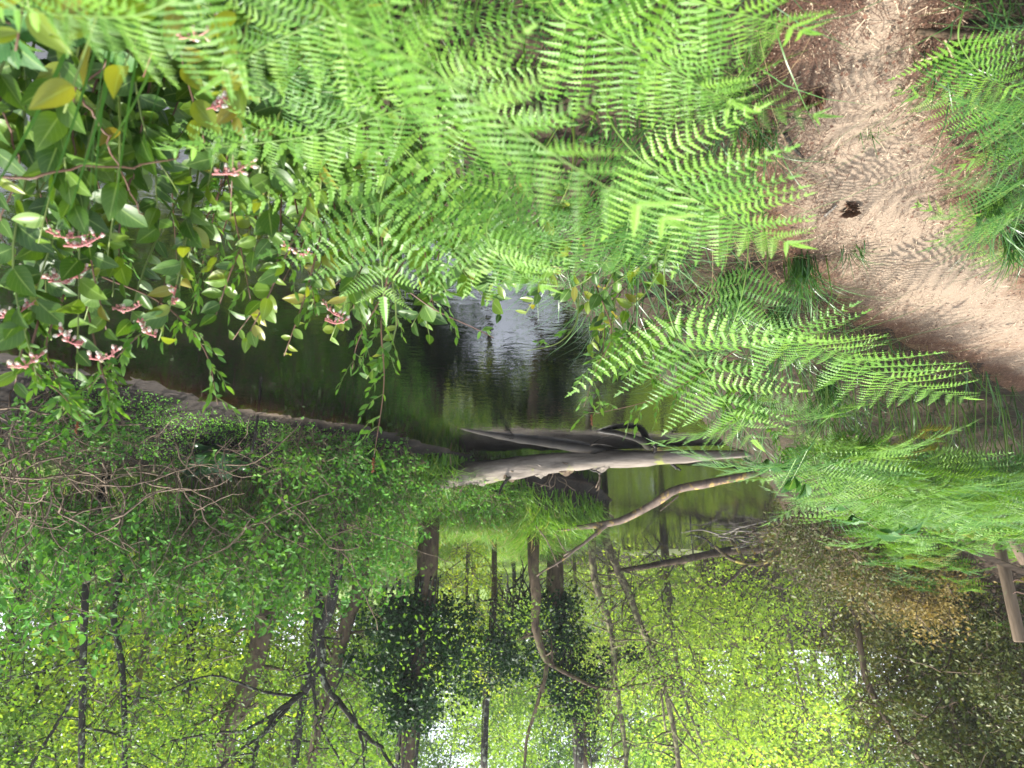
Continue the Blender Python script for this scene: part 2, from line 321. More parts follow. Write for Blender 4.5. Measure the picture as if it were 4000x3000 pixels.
def pathmat():
    m, t, o = newmat('sandy_path'); L = t.links.new
    tc = nd(t, 'ShaderNodeTexCoord')
    n1 = nd(t, 'ShaderNodeTexNoise', inp={'Scale': 5.0, 'Detail': 8.0, 'Roughness': 0.72}); L(tc.outputs['Object'], n1.inputs['Vector'])
    mp = nd(t, 'ShaderNodeMapping'); mp.inputs['Rotation'].default_value = (0, 0, 0.5); mp.inputs['Scale'].default_value = (1.0, 0.35, 1); L(tc.outputs['Object'], mp.inputs[0])
    n2 = nd(t, 'ShaderNodeTexNoise', inp={'Scale': 120.0, 'Detail': 4.0, 'Roughness': 0.7}); L(mp.outputs[0], n2.inputs['Vector'])
    n3 = nd(t, 'ShaderNodeTexNoise', inp={'Scale': 320.0, 'Detail': 2.0}); L(tc.outputs['Object'], n3.inputs['Vector'])
    sand = ramp(t, n3.outputs[0], [(0.3, (0.21, 0.155, 0.11)), (0.7, (0.42, 0.325, 0.24))])
    deb = ramp(t, n2.outputs[0], [(0.3, (0.05, 0.026, 0.016)), (0.55, (0.19, 0.10, 0.06)), (0.75, (0.36, 0.24, 0.16))])
    at_ = nd(t, 'ShaderNodeAttribute', attribute_name='rnd')
    s1 = nd(t, 'ShaderNodeMath', operation='MULTIPLY_ADD', inp={1: 0.75}); L(n1.outputs[0], s1.inputs[0]); L(at_.outputs['Fac'], s1.inputs[2])
    s2 = nd(t, 'ShaderNodeMath', operation='MULTIPLY_ADD', inp={1: 0.55}); L(n2.outputs[0], s2.inputs[0]); L(s1.outputs[0], s2.inputs[2])
    mr = nd(t, 'ShaderNodeMapRange', inp={1: 0.76, 2: 1.05, 3: 0.0, 4: 1.0}); L(s2.outputs[0], mr.inputs[0])
    x = nd(t, 'ShaderNodeMixRGB'); L(mr.outputs[0], x.inputs[0]); L(sand, x.inputs[1]); L(deb, x.inputs[2])
    p = nd(t, 'ShaderNodeBsdfPrincipled', inp={'Roughness': 0.9, 'Specular IOR Level': 0.15}); L(x.outputs[0], p.inputs['Base Color'])
    b = nd(t, 'ShaderNodeBump', inp={'Strength': 0.22, 'Distance': 0.004}); L(s2.outputs[0], b.inputs['Height']); L(b.outputs[0], p.inputs['Normal'])
    L(p.outputs[0], o.inputs[0]); return m
def watermat():
    m, t, o = newmat('stream_water'); L = t.links.new
    tc = nd(t, 'ShaderNodeTexCoord'); mp = nd(t, 'ShaderNodeMapping'); mp.inputs['Scale'].default_value = (1.0, 2.2, 1); L(tc.outputs['Object'], mp.inputs[0])
    n1 = nd(t, 'ShaderNodeTexNoise', inp={'Scale': 5.0, 'Detail': 3.0, 'Roughness': 0.55, 'Distortion': 0.6}); L(mp.outputs[0], n1.inputs['Vector'])
    b = nd(t, 'ShaderNodeBump', inp={'Strength': 0.11, 'Distance': 0.02}); L(n1.outputs[0], b.inputs['Height'])
    g = nd(t, 'ShaderNodeBsdfGlossy', inp={'Roughness': 0.015}); g.inputs[0].default_value = (1, 1, 1, 1); L(b.outputs[0], g.inputs['Normal'])
    tr = nd(t, 'ShaderNodeBsdfTransparent'); tr.inputs[0].default_value = (0.62, 0.55, 0.42, 1)
    va = nd(t, 'ShaderNodeVolumeAbsorption', inp={'Density': 14.0}); va.inputs[0].default_value = (0.60, 0.42, 0.24, 1); L(va.outputs[0], o.inputs['Volume'])
    f = nd(t, 'ShaderNodeFresnel', inp={'IOR': 1.9}); L(b.outputs[0], f.inputs['Normal'])
    ms = nd(t, 'ShaderNodeMixShader'); L(f.outputs[0], ms.inputs[0]); L(tr.outputs[0], ms.inputs[1]); L(g.outputs[0], ms.inputs[2]); L(ms.outputs[0], o.inputs[0])
    return m
M['ground'] = groundmat(); M['path'] = pathmat(); M['water'] = watermat()

# ------------------------------------------------------------------ terrain
WZ = -1.0
far_px = [(0, 1372), (424, 1470), (606, 1497), (818, 1560), (1030, 1606), (1333, 1654), (1560, 1690), (1780, 1760), (1990, 1840),
          (2250, 1880), (2385, 1945), (2400, 2040), (2390, 2120), (2480, 2172)]
far_shore = [(7.5, -4.0), (6.2, 2.0), (4.9, 5.2)] + [tuple(at_z(x, y, WZ)[:2]) for x, y in far_px]
near_shore = [(-13.0, 34.5), (-11.5, 29.0), (-8.6, 21.6), (-5.6, 14.8), (-3.1, 10.2), (-1.3, 6.8), (-0.1, 4.9), (0.8, 3.5), (1.5, 2.4), (2.05, 1.0), (2.5, -4.0)]
def dist_poly(X, Y, P):
    d = np.full(X.shape, 1e9)
    for (ax, ay), (bx, by) in zip(P[:-1], P[1:]):
        dx, dy = bx-ax, by-ay; L2 = dx*dx+dy*dy+1e-9
        t = np.clip(((X-ax)*dx+(Y-ay)*dy)/L2, 0, 1)
        d = np.minimum(d, np.hypot(X-ax-t*dx, Y-ay-t*dy))
    return d
def jagged(P, amp, seed):
    g = np.random.default_rng(seed); Q = spline(P, len(P)*9); k = np.minimum(1, np.arange(len(Q))[::-1]/6)[:, None]
    n = g.normal(size=Q.shape); n = (n+np.roll(n, 1, 0)*0.8+np.roll(n, 2, 0)*0.5)*amp
    return [tuple(q) for q in Q+n*k]
far_shore = jagged(far_shore, 0.06, 3)
POLY = far_shore+near_shore
def inside(X, Y, P):
    c = np.zeros(X.shape, bool); n = len(P)
    for i in range(n):
        (x1, y1), (x2, y2) = P[i], P[(i+1) % n]
        cond = ((y1 > Y) != (y2 > Y)) & (X < (x2-x1)*(Y-y1)/((y2-y1) if abs(y2-y1) > 1e-9 else 1e-9)+x1)
        c ^= cond
    return c
def wob(X, Y, f, s=0.0):
    return np.sin(X*f+1.3*np.sin(Y*f*0.7+s)+s)*np.cos(Y*f*1.1+0.9*np.sin(X*f*0.6+2*s))
def terrain_exact(X, Y):
    X = np.asarray(X, float); Y = np.asarray(Y, float)
    dn = dist_poly(X, Y, near_shore); df = dist_poly(X, Y, far_shore); ins = inside(X, Y, POLY)
    d = np.minimum(dn, df)
    near = dn < df
    jag = 0.10*wob(X, Y, 3.1)+0.05*wob(X, Y, 7.7, 2)
    hn = WZ+0.02+1.02*smooth01((dn+jag*0.5)/1.45)+smooth01((Y-9)/5)*2.9*smooth01((dn-1.0)/4.5)+0.5*smooth01((dn-3)/3)*smooth01((Y-5)/4)
    hn = hn+0.03*wob(X, Y, 2.0, 1)*smooth01(dn/0.6)
    steep = smooth01((Y-11.2)/1.2)*(1-smooth01((Y-22)/4))*smooth01((0.2-X)/0.8)
    hf = WZ+0.005+0.05*smooth01(df/0.7)+0.025*wob(X, Y, 9.0, 4)*smooth01(df/0.3)+0.36*smooth01((df-0.55+jag)/1.4)+0.55*steep*smooth01(df/0.4)+0.25*smooth01((df-2)/6)+0.05*wob(X, Y, 1.7, 3)*smooth01(df/0.5)
    hf = hf+smooth01((df-12)/40)*1.1
    hi = WZ-0.02-0.10*smooth01(d/0.3)-0.7*smooth01((d-0.1)/1.3)
    hi = np.where(near, WZ-0.02-0.7*smooth01(d/1.0), hi)
    h = np.where(ins, hi, np.where(near, hn, hf))
    return h, d, near, ins
LX0, LX1, LY0, LY1, LS = -16.0, 10.0, -5.0, 42.0, 0.06
_lx = np.arange(LX0, LX1+LS, LS); _ly = np.arange(LY0, LY1+LS, LS)
_LT = terrain_exact(*np.meshgrid(_lx, _ly))
def terrain(X, Y):
    """terrain_exact read from a fine table"""
    X = np.asarray(X, float); Y = np.asarray(Y, float)
    if X.size and (X.min() < LX0 or X.max() > LX1 or Y.min() < LY0 or Y.max() > LY1): return terrain_exact(X, Y)
    fx = (X-LX0)/LS; fy = (Y-LY0)/LS; i = np.minimum(fx.astype(int), len(_lx)-2); j = np.minimum(fy.astype(int), len(_ly)-2); a = fx-i; b = fy-j
    out = []
    for T in _LT[:2]: out.append((T[j, i]*(1-a)+T[j, i+1]*a)*(1-b)+(T[j+1, i]*(1-a)+T[j+1, i+1]*a)*b)
    ii = np.round(fx).astype(int); jj = np.round(fy).astype(int)
    return out[0], out[1], _LT[2][jj, ii], _LT[3][jj, ii]
def gz(x, y):
    return float(terrain(np.array([x]), np.array([y]))[0][0])
def grid_axis(a, b, fine0, fine1, step, far):
    mid = np.arange(fine0, fine1+1e-6, step)
    lo, hi = [], []
    s = step; x = fine0
    while x > a: s *= far; x -= s; lo.append(x)
    s = step; x = fine1
    while x < b: s *= far; x += s; hi.append(x)
    return np.concatenate([lo[::-1], mid, hi])
gx = grid_axis(-400, 400, -7.0, 6.0, 0.07, 1.12); gy = grid_axis(-60, 600, 0.5, 15.0, 0.07, 1.10)
GX, GY = np.meshgrid(gx, gy); GH, GD, GN, GI = terrain(GX, GY)
nx, ny = len(gx), len(gy)
i, j = np.meshgrid(np.arange(ny-1), np.arange(nx-1), indexing='ij'); A = i*nx+j
mb = MB(); mb.add(np.stack([GX, GY, GH], -1).reshape(-1, 3), np.stack([A, A+1, A+nx+1, A+nx], -1).reshape(-1, 4))
gme = mb.mesh('ground', M['ground'])
mead = np.where(~GN & ~GI, smooth01((GD-2.4)/1.5), 0)
mud = np.where(~GN & ~GI, 1-smooth01((GD-1.6)/0.8), 0); bed = np.where(GI, 1.0, 0)
za = gme.attributes.new('zone', 'FLOAT_VECTOR', 'POINT'); za.data.foreach_set('vector', np.stack([mead, mud, bed], -1).reshape(-1).astype(np.float32))
spit = np.where(~GN & ~GI, 1-smooth01((GD-0.06)/0.2), np.where(GI & ~GN, 1-smooth01(GD/0.5), 0))*smooth01((GX-2.0)/0.5)*(1-smooth01((GX-3.3)/0.5))*(0.7+0.3*wob(GX, GY, 2.3, 1))
sa = gme.attributes.new('spit', 'FLOAT', 'POINT'); sa.data.foreach_set('value', np.clip(spit, 0, 1).ravel())
tag(obj('ground', gme), kind='structure')

mb = MB(); mb.box((-2.5, 15.5, (WZ-3.0)/2), (11.5, 20.5, (WZ+3.0)/2))
tag(mb.build('stream_water', M['water'], None, False), kind='structure')

# path: a sandy strip that bends away to the left
rng = np.random.default_rng(5)
pl = spline([(-0.95, -1.5), (-1.12, 1.0), (-1.13, 1.47), (-1.31, 1.78), (-1.58, 2.1), (-1.85, 2.5), (-2.5, 3.05), (-3.6, 3.9), (-6, 5.4), (-9.5, 7.2)], 160)
pr = spline([(-0.35, -1.5), (-0.65, 1.0), (-0.80, 1.47), (-0.88, 2.0), (-1.22, 2.67), (-1.62, 3.18), (-2.2, 3.66), (-3.27, 4.4), (-5.3, 5.9), (-8.7, 8.1)], 160)
K = 22; u = np.linspace(-0.22, 1.22, K)
PX = pl[:, None, 0]+(pr-pl)[:, None, 0]*u; PY = pl[:, None, 1]+(pr-pl)[:, None, 1]*u
edge = 0.06*np.sin(np.arange(160)*0.55)+0.05*np.sin(np.arange(160)*0.23+1)
PZ = terrain(PX, PY)[0]+0.012*(1-np.abs(u-0.5)[None]/0.72)-0.001+0.003*wob(PX, PY, 9)
e = np.abs(u-0.5)[None]*2*np.ones((160, 1))+edge[:, None]
dens = np.clip(0.04+0.34*smooth01((e-0.5)/0.75), 0, 0.5)+0.10*np.clip((u-0.35), 0, 1)[None]
dens = dens+0.10*smooth01((PY-2.9)/1.2)*(u > 0.3)
i, j = np.meshgrid(np.arange(159), np.arange(K-1), indexing='ij'); A = i*K+j
mb = MB(); mb.add(np.stack([PX, PY, PZ], -1).reshape(-1, 3), np.stack([A, A+1, A+K+1, A+K], -1).reshape(-1, 4), rnd=dens.ravel())
path_o = tag(mb.build('path', M['path']), kind='structure')
pathmid = (pl+pr)/2
def on_path(x, y):
    k = int(np.argmin((pathmid[:, 0]-x)**2+(pathmid[:, 1]-y)**2)); d = pr[k]-pl[k]
    return ((np.array([x, y])-pl[k])@d)/(d@d)

# ------------------------------------------------------------------ leaf templates
def T_(V, F, UV): return (np.array(V, float), np.array(F), np.array(UV, float))
DIAM = T_([[0, 0, 0], [0.45, -0.27, 0.07], [1, 0, -0.05], [0.45, 0.27, 0.07]], [[0, 1, 2], [0, 2, 3]], [[0, 0], [-1, .5], [0, 1], [1, .5]])
SLIM = T_([[0, 0, 0], [0.5, -0.16, 0.05], [1, 0, -0.06], [0.5, 0.16, 0.05]], [[0, 1, 2], [0, 2, 3]], [[0, 0], [-1, .5], [0, 1], [1, .5]])
OVAL = T_([[0, 0, 0], [0.3, -0.25, 0.06], [0.7, -0.21, 0.03], [1, 0, -0.08], [0.7, 0.21, 0.03], [0.3, 0.25, 0.06]], [[0, 1, 2, 3], [0, 3, 4, 5]], [[0, 0], [-1, .3], [-.8, .7], [0, 1], [.8, .7], [1, .3]])
IVY = T_([[0, 0, 0], [0.15, -0.5, 0.05], [0.5, -0.3, 0.03], [1, 0, -0.05], [0.5, 0.3, 0.03], [0.15, 0.5, 0.05]], [[0, 1, 2, 3], [0, 3, 4, 5]], [[0, 0], [-1, .3], [-.8, .7], [0, 1], [.8, .7], [1, .3]])
def unit(rng, n, up=0.0):
    v = rng.normal(size=(n, 3)); v /= np.linalg.norm(v, axis=1)[:, None]; v[:, 2] += up
    return v/np.linalg.norm(v, axis=1)[:, None]
def leaf_grid(L=1.0, W=0.5, fold=0.18, curl=0.25, wav=0.0, na=8, nc=4, point=1.6, serr=0.0, twist=0.0):
    """one broad leaf with midrib fold, curl along its length and a pointed tip"""
    V, UV = [], []
    for a in range(na+1):
        t = a/na
        wd = W*0.5*(math.sin(math.pi*t**0.75)**0.8)*(1-t**6*0.0)*(1 if t < 0.6 else (1-((t-0.6)/0.4)**point*0.25))
        if a == 0: wd = 0.012
        if a == na: wd = 0.0
        if serr and 0 < a < na: wd *= 1+serr*(1 if a % 2 else -1)
        x = t-curl*0.10*t*t; z = -curl*0.55*t*t
        tw = twist*t
        for c in range(nc+1):
            s = (c/nc-0.5)*2
            yy = s*wd; zz = abs(s)*wd*fold+wav*wd*math.sin(t*9+s*2)
            V.append([x*L, yy*math.cos(tw)-zz*math.sin(tw), z*L+yy*math.sin(tw)+zz*math.cos(tw)]); UV.append([s, t])
    F = [[a*(nc+1)+c, a*(nc+1)+c+1, (a+1)*(nc+1)+c+1, (a+1)*(nc+1)+c] for a in range(na) for c in range(nc)]
    return np.array(V), np.array(F), np.array(UV)
def leaf_meshes(name, mat, variants):
    out = []
    for kw in variants:
        b = MB(); V, F, UV = leaf_grid(**kw); b.add(V, F, 0.5, UV); out.append(b.mesh(name, mat))
    return out
SAL_V = [dict(W=0.62, fold=0.25, curl=0.35), dict(W=0.58, fold=0.4, curl=0.6, wav=0.08), dict(W=0.66, fold=0.12, curl=0.15, wav=0.06), dict(W=0.5, fold=0.5, curl=-0.3, twist=0.5)]
LM = {'salal': leaf_meshes('salal_leaf', M['salal'], SAL_V),
      'young': leaf_meshes('young_leaf', M['salal_young'], [dict(W=0.5, fold=0.5, curl=0.5), dict(W=0.42, fold=0.35, curl=-0.2, twist=0.4), dict(W=0.55, fold=0.3, curl=0.8, wav=0.08)]),
      'shoot': leaf_meshes('shoot_leaf', M['shoot'], [dict(W=0.34, fold=0.3, curl=0.3, na=5, nc=2), dict(W=0.40, fold=0.4, curl=-0.2, na=5, nc=2), dict(W=0.32, fold=0.2, curl=0.7, na=5, nc=2)]),
      'bramble': leaf_meshes('bramble_leaf', M['bramble'], [dict(W=0.66, fold=0.3, curl=0.3, serr=0.08, na=12), dict(W=0.6, fold=0.5, curl=0.5, serr=0.08, na=12)]),
      'skunk': leaf_meshes('broad_leaf', M['skunk'], [dict(W=0.42, fold=0.35, curl=0.3, wav=0.10), dict(W=0.5, fold=0.2, curl=0.9, wav=0.15), dict(W=0.38, fold=0.5, curl=0.1, wav=0.08)])}

# ------------------------------------------------------------------ bracken
def seg_geo(b, P0, ax, nor, L, wd, n, rng, bend=0.0):
    """comb-like leaflet: an axis with n pairs of lobes"""
    ax = ax/np.linalg.norm(ax); y = np.cross(nor, ax); y /= np.linalg.norm(y); z = np.cross(ax, y)
    t = (np.arange(n)+0.5)/n
    x0 = t*L; half = L/n*0.5*0.9
    ll = wd*(1-t**2.2)*(1.0-0.15*t)*(1+0.1*rng.normal(size=n)); ll = np.maximum(ll, wd*0.08)
    V = []; F = []; k = 0
    tilt = 0.05+0.12*rng.random()
    for sgn in (-1, 1):
        for i in range(n):
            o = x0[i]; l = ll[i]; lean = l*0.30; zb = -bend*(o/L)**2*L
            zt = zb-l*0.18+l*tilt*0.5
            V += [[o-half, 0, zb], [o-half*0.9+lean*0.6, sgn*l*0.62, zb+l*tilt], [o+lean+half*0.25, sgn*l, zt], [o+half*0.95+lean*0.5, sgn*l*0.55, zb+l*tilt*0.8], [o+half*1.05, 0, zb]]
            f = [k, k+1, k+2, k+3, k+4]
            F.append([k, k+1, k+3, k+4]); F.append([k+1, k+2, k+3, k+3]); k += 5
    V = np.array(V); W = P0+V[:, :1]*ax+V[:, 1:2]*y+V[:, 2:]*z
    F = np.array(F); q = F[0::2]; tr = F[1::2][:, :3]
    r = rng.random()
    b.add(W, q, r)
    base = b.n-len(W)
    b.f.append(tr+base); b.fm.append(np.zeros(len(tr), int))
def make_pinna(rng, nseg, nl, droop, slim=0.20, wd=0.044):
    b = MB()
    t = ((np.arange(nseg)+0.4)/nseg)**0.95
    for i in range(nseg):
        for sgn in (-1, 1):
            L = slim*(1-t[i]**1.9)*(0.9+0.2*rng.random())+0.014
            if i == 0: L *= 0.8
            a = R(80-24*t[i]**2)+rng.normal()*0.06
            p = np.array([t[i], 0, -droop*t[i]**2])
            ax = np.array([math.cos(a), sgn*math.sin(a), -0.12+rng.normal()*0.07-droop*t[i]])
            seg_geo(b, p, ax, np.array([0.1*rng.normal(), 0.15*rng.normal(), 1.0]), L, wd*(1-0.55*t[i]), max(3, int(nl*(1-t[i]*0.75))), rng, bend=0.2)
    seg_geo(b, np.array([0.9, 0, -droop*0.81]), np.array([1, 0, -2*droop*0.9]), np.array([0, 0, 1.0]), 0.12, 0.02, 5, rng)
    P = np.array([[x, 0, -droop*x*x-0.002] for x in np.linspace(0, 0.97, 6)])
    b.tube(P, np.linspace(0.007, 0.0015, 6), 3, mat=1, cap=False)
    return b
rng = np.random.default_rng(11)
PIN = [make_pinna(rng, 14, 8, d, s, 0.029).mesh('pinna', [M['fern'], M['fern_stem']], False) for d, s in ((0.10, 0.165), (0.22, 0.18), (0.03, 0.15), (0.30, 0.17))]
PIN_LO = [make_pinna(rng, 8, 4, d, s, 0.062).mesh('pinna', [M['fern'], M['fern_stem']], False) for d, s in ((0.12, 0.18), (0.25, 0.18))]
def make_seg(rng, n, wd, bend):
    b = MB(); seg_geo(b, np.zeros(3), np.array([1.0, 0, 0]), np.array([0, 0, 1.0]), 1.0, wd, n, rng, bend)
    b.tube(np.array([[x, 0, -bend*x*x-0.003] for x in np.linspace(0, 0.95, 5)]), np.linspace(0.012, 0.004, 5), 3, mat=1, cap=False)
    return b.mesh('pinna', [M['fern'], M['fern_stem']], False)
SEG = [make_seg(rng, 12, 0.13, 0.1), make_seg(rng, 14, 0.12, 0.3)]

def bracken_parts(root, P, s0, Lp, npair, rng, lo=False, thick=0.006, yaw=0.0, up=np.array([0, 0, 1.0]), ang=70):
    """P: stem curve in the root's own space. Adds the stem and every pinna as a child."""
    b = MB(); b.tube(P, np.linspace(thick, thick*0.25, len(P)), 5)
    b.build('stem', M['fern_stem'], root)
    seglen = np.concatenate([[0], np.cumsum(np.linalg.norm(np.diff(P, axis=0), axis=1))]); seglen /= seglen[-1]
    def pt(s): return np.array([np.interp(s, seglen, P[:, k]) for k in range(3)])
    for i in range(npair):
        t = (i/npair)**0.92
        s = s0+(1-s0)*t
        p = pt(s); T = pt(min(1, s+0.03))-pt(max(0, s-0.03)); T /= np.linalg.norm(T)
        S = np.cross(T, up); S /= np.linalg.norm(S)+1e-9
        N = np.cross(S, T)
        L = Lp*((1-t)**0.95*(1-0.10*math.exp(-3*t)) )*(0.92+0.16*rng.random())+0.03
        for sgn in (-1, 1):
            a = R(ang-25*t)+rng.normal()*0.06
            ax = T*math.cos(a)+S*sgn*math.sin(a)+N*(0.16+rng.normal()*0.08)
            nn = N+S*rng.normal()*0.15+T*0.15
            if L > 0.075: me = (PIN_LO if lo else PIN)[rng.integers(2 if lo else 4)]
            else: me = SEG[rng.integers(2)]
            obj('pinna', me, root, frame(p, ax, nn, L))
    T = P[-1]-P[-2]; S = np.cross(T, up); N = np.cross(S, T)
    obj('pinna', SEG[0], root, frame(pt(s0+(1-s0)*0.93), T, N, 0.10*Lp/0.35))
def bracken_curve(H, L, th0, th1, rng, n=18):
    s = np.linspace(0, 1, n); th = th0+(th1-th0)*smooth01((s-0.25)/0.6); ds = L/(n-1)
    ph = np.cumsum(rng.normal(size=n))*0.02
    x = np.cumsum(np.sin(th)*np.cos(ph))*ds; y = np.cumsum(np.sin(th)*np.sin(ph))*ds; z = np.cumsum(np.cos(th))*ds
    P = np.stack([x, y, z], -1); P -= P[0]; return P
LAB_F = {}
def bracken_proto(seed, L, Lp, npair, lo=False, th1=88):
    rng = np.random.default_rng(seed)
    r = thing('bracken_fern', 'x', 'fern')
    P = bracken_curve(1, L, R(6+6*rng.random()), R(th1+rng.normal()*8), rng)
    bracken_parts(r, P, 0.42+0.06*rng.random(), Lp, npair, rng, lo, thick=0.0042)
    return r
protos = [bracken_proto(100+k, 1.15+0.12*(k % 3), 0.30+0.03*(k % 4), 11+k % 3, False, 78+7*(k % 4)) for k in range(6)]
protos_lo = [bracken_proto(200+k, 1.15+0.1*k, 0.36, 9, True, 98+9*k) for k in range(4)]

rng = np.random.default_rng(21)
def near_label(f, d, y, s):
    size = 'large' if s > 0.98 else ('mid-sized' if s > 0.84 else 'small')
    place = 'along the sandy path edge' if f < 2.0 else ('low at the water edge' if d < 0.8 else 'in the middle of the slope')
    area = 'under the close arching fronds' if y < 2.3 else ('below the bend of the path' if y < 4.5 else ('opposite the fallen logs' if y < 8 else 'toward the dammed far water'))
    return (f'{size} bracken fern {place}, {area}', 'bracken ferns on the streamside slope')
G_LEFT = ('bracken fern on the far verge of the sandy path, opposite the stream', 'bracken ferns on the verge across the path from the stream')
G_FENCE = ('small-looking bracken fern growing around the wooden handrail posts', 'bracken ferns around the wooden handrail')
spots = {'hi': [], 'lo': []}
def try_fern(x, y, scale, az, lg, lo=False, sink=0.0, tilt=0.0):
    z = gz(x, y)-0.02-sink
    if not inview((x, y, z+0.6*scale), 500): return
    if y < 6:
        f0 = on_path(x, y)
        for _ in range(14):
            q = [on_path(x+k*scale*math.cos(az+o), y+k*scale*math.sin(az+o)) for k, o in ((0.45, 0.0), (0.72, 0.0), (0.5, 0.6), (0.5, -0.6))]
            if all(v > 0.88 for v in q) if f0 > 0.5 else all(v < 0.30 for v in q): break
            az = rng.random()*6.28
        else:
            if scale < 0.45: return
            return try_fern(x, y, scale*0.75, az, lg, lo, sink, tilt)
    spots['lo' if lo else 'hi'].append(((x, y, z), (0, tilt, az), scale, *lg))
# strip between path and shore
cnt = 0
placed = []
tries = 0
while cnt < 210 and tries < 14000:
    tries += 1
    y = 0.75+14*rng.random()**1.3; x = -9+10.2*rng.random()
    h, d, nr, ins = [q[0] for q in terrain(np.array([x]), np.array([y]))]
    if ins or not nr or d < 0.25: continue
    f = on_path(x, y)
    if f < 1.12: continue
    if y < 8.5 and f > 1.12 and d > 5: continue
    px_, py_, dz = pix((x, y, h+0.5))
    if not (-100 < px_ < 4100 and -200 < py_ < 3000): continue
    if px_ < 1150: continue
    tx, ty, _ = pix((x, y, h+0.95))
    if ty > 1080 and tx < 2500+(ty-1080)*0.80: continue
    if y > 6.5 and px_ > 3650 : continue
    mind = 0.13+0.022*y
    if any((x-a)**2+(y-b)**2 < mind**2 for a, b in placed): continue
    placed.append((x, y)); cnt += 1
    s = (0.80+0.35*rng.random())*(0.74 if y < 2.4 else 1.0)
    az = (rng.normal()*0.9+R(200) if y < 3.5 else R(-105)+rng.normal()*0.9) if rng.random() < 0.7 else rng.random()*6.28
    try_fern(x, y, s, az, near_label(f, d, y, s), lo=y > 5.5)
tries = 0; cnt = 0; placed = []
while cnt < 95 and tries < 9000:
    tries += 1
    y = 2.6+7.4*rng.random(); x = -8+8.5*rng.random()
    h, d, nr, ins = [q[0] for q in terrain(np.array([x]), np.array([y]))]
    if ins or not nr or d < 0.3 or d > 4.5: continue
    f = on_path(x, y)
    if f < 1.15: continue
    tx, ty, _ = pix((x, y, h+0.95))
    if tx > 4050 or (ty > 1080 and tx < 2560+(ty-1080)*0.80): continue
    if any((x-a)**2+(y-b)**2 < (0.12+0.028*y)**2 for a, b in placed): continue
    placed.append((x, y)); cnt += 1; s = 0.98+0.3*rng.random()
    try_fern(x, y, s, R(-115)+rng.normal()*1.0, near_label(f, d, y, s), lo=y > 7)
# beyond the path
for k in range(34):
    y = 1.5+3.6*rng.random(); x = -1.5-2.6*rng.random()
    f = on_path(x, y)
    if f > -0.15 or f < -2.5: continue
    try_fern(x, y, 0.42+0.3*rng.random(), rng.normal()*0.8, G_LEFT)
for (x_, y_) in ((3990, 330), (3960, 520), (3930, 620), (4010, 720), (3980, 880), (4000, 1000), (3960, 180), (4060, 600), (4050, 150)):
    p = at_z(x_, y_, 0.25); try_fern(p[0]-0.08, p[1], 0.52+0.12*rng.random(), R(10+60*rng.normal()*0.5), G_LEFT)
# around the handrail
for k in range(60):
    d = 7.5+4.5*rng.random(); x_ = 3380+640*rng.random()
    p = at(x_, 2000, d); x, y = p[0], p[1]
    h, dd, nr, ins = [q[0] for q in terrain(np.array([x]), np.array([y]))]
    if ins or not nr or dd < 0.3: continue
    sf = 0.7+0.25*rng.random(); try_fern(x, y, sf, R(-90)+rng.normal()*1.0, (('taller' if sf > 0.84 else 'shorter')+' bracken fern among the handrail posts, '+('toward the water' if x_ < 3650 else 'toward the plank structure'), G_FENCE[1]), lo=True)
for lst, pr_ in ((spots['hi'], protos), (spots['lo'], protos_lo)):
    for k, pz in enumerate(pr_):
        sub = lst[k::len(pr_)]
        if sub: place_many(pz, sub)

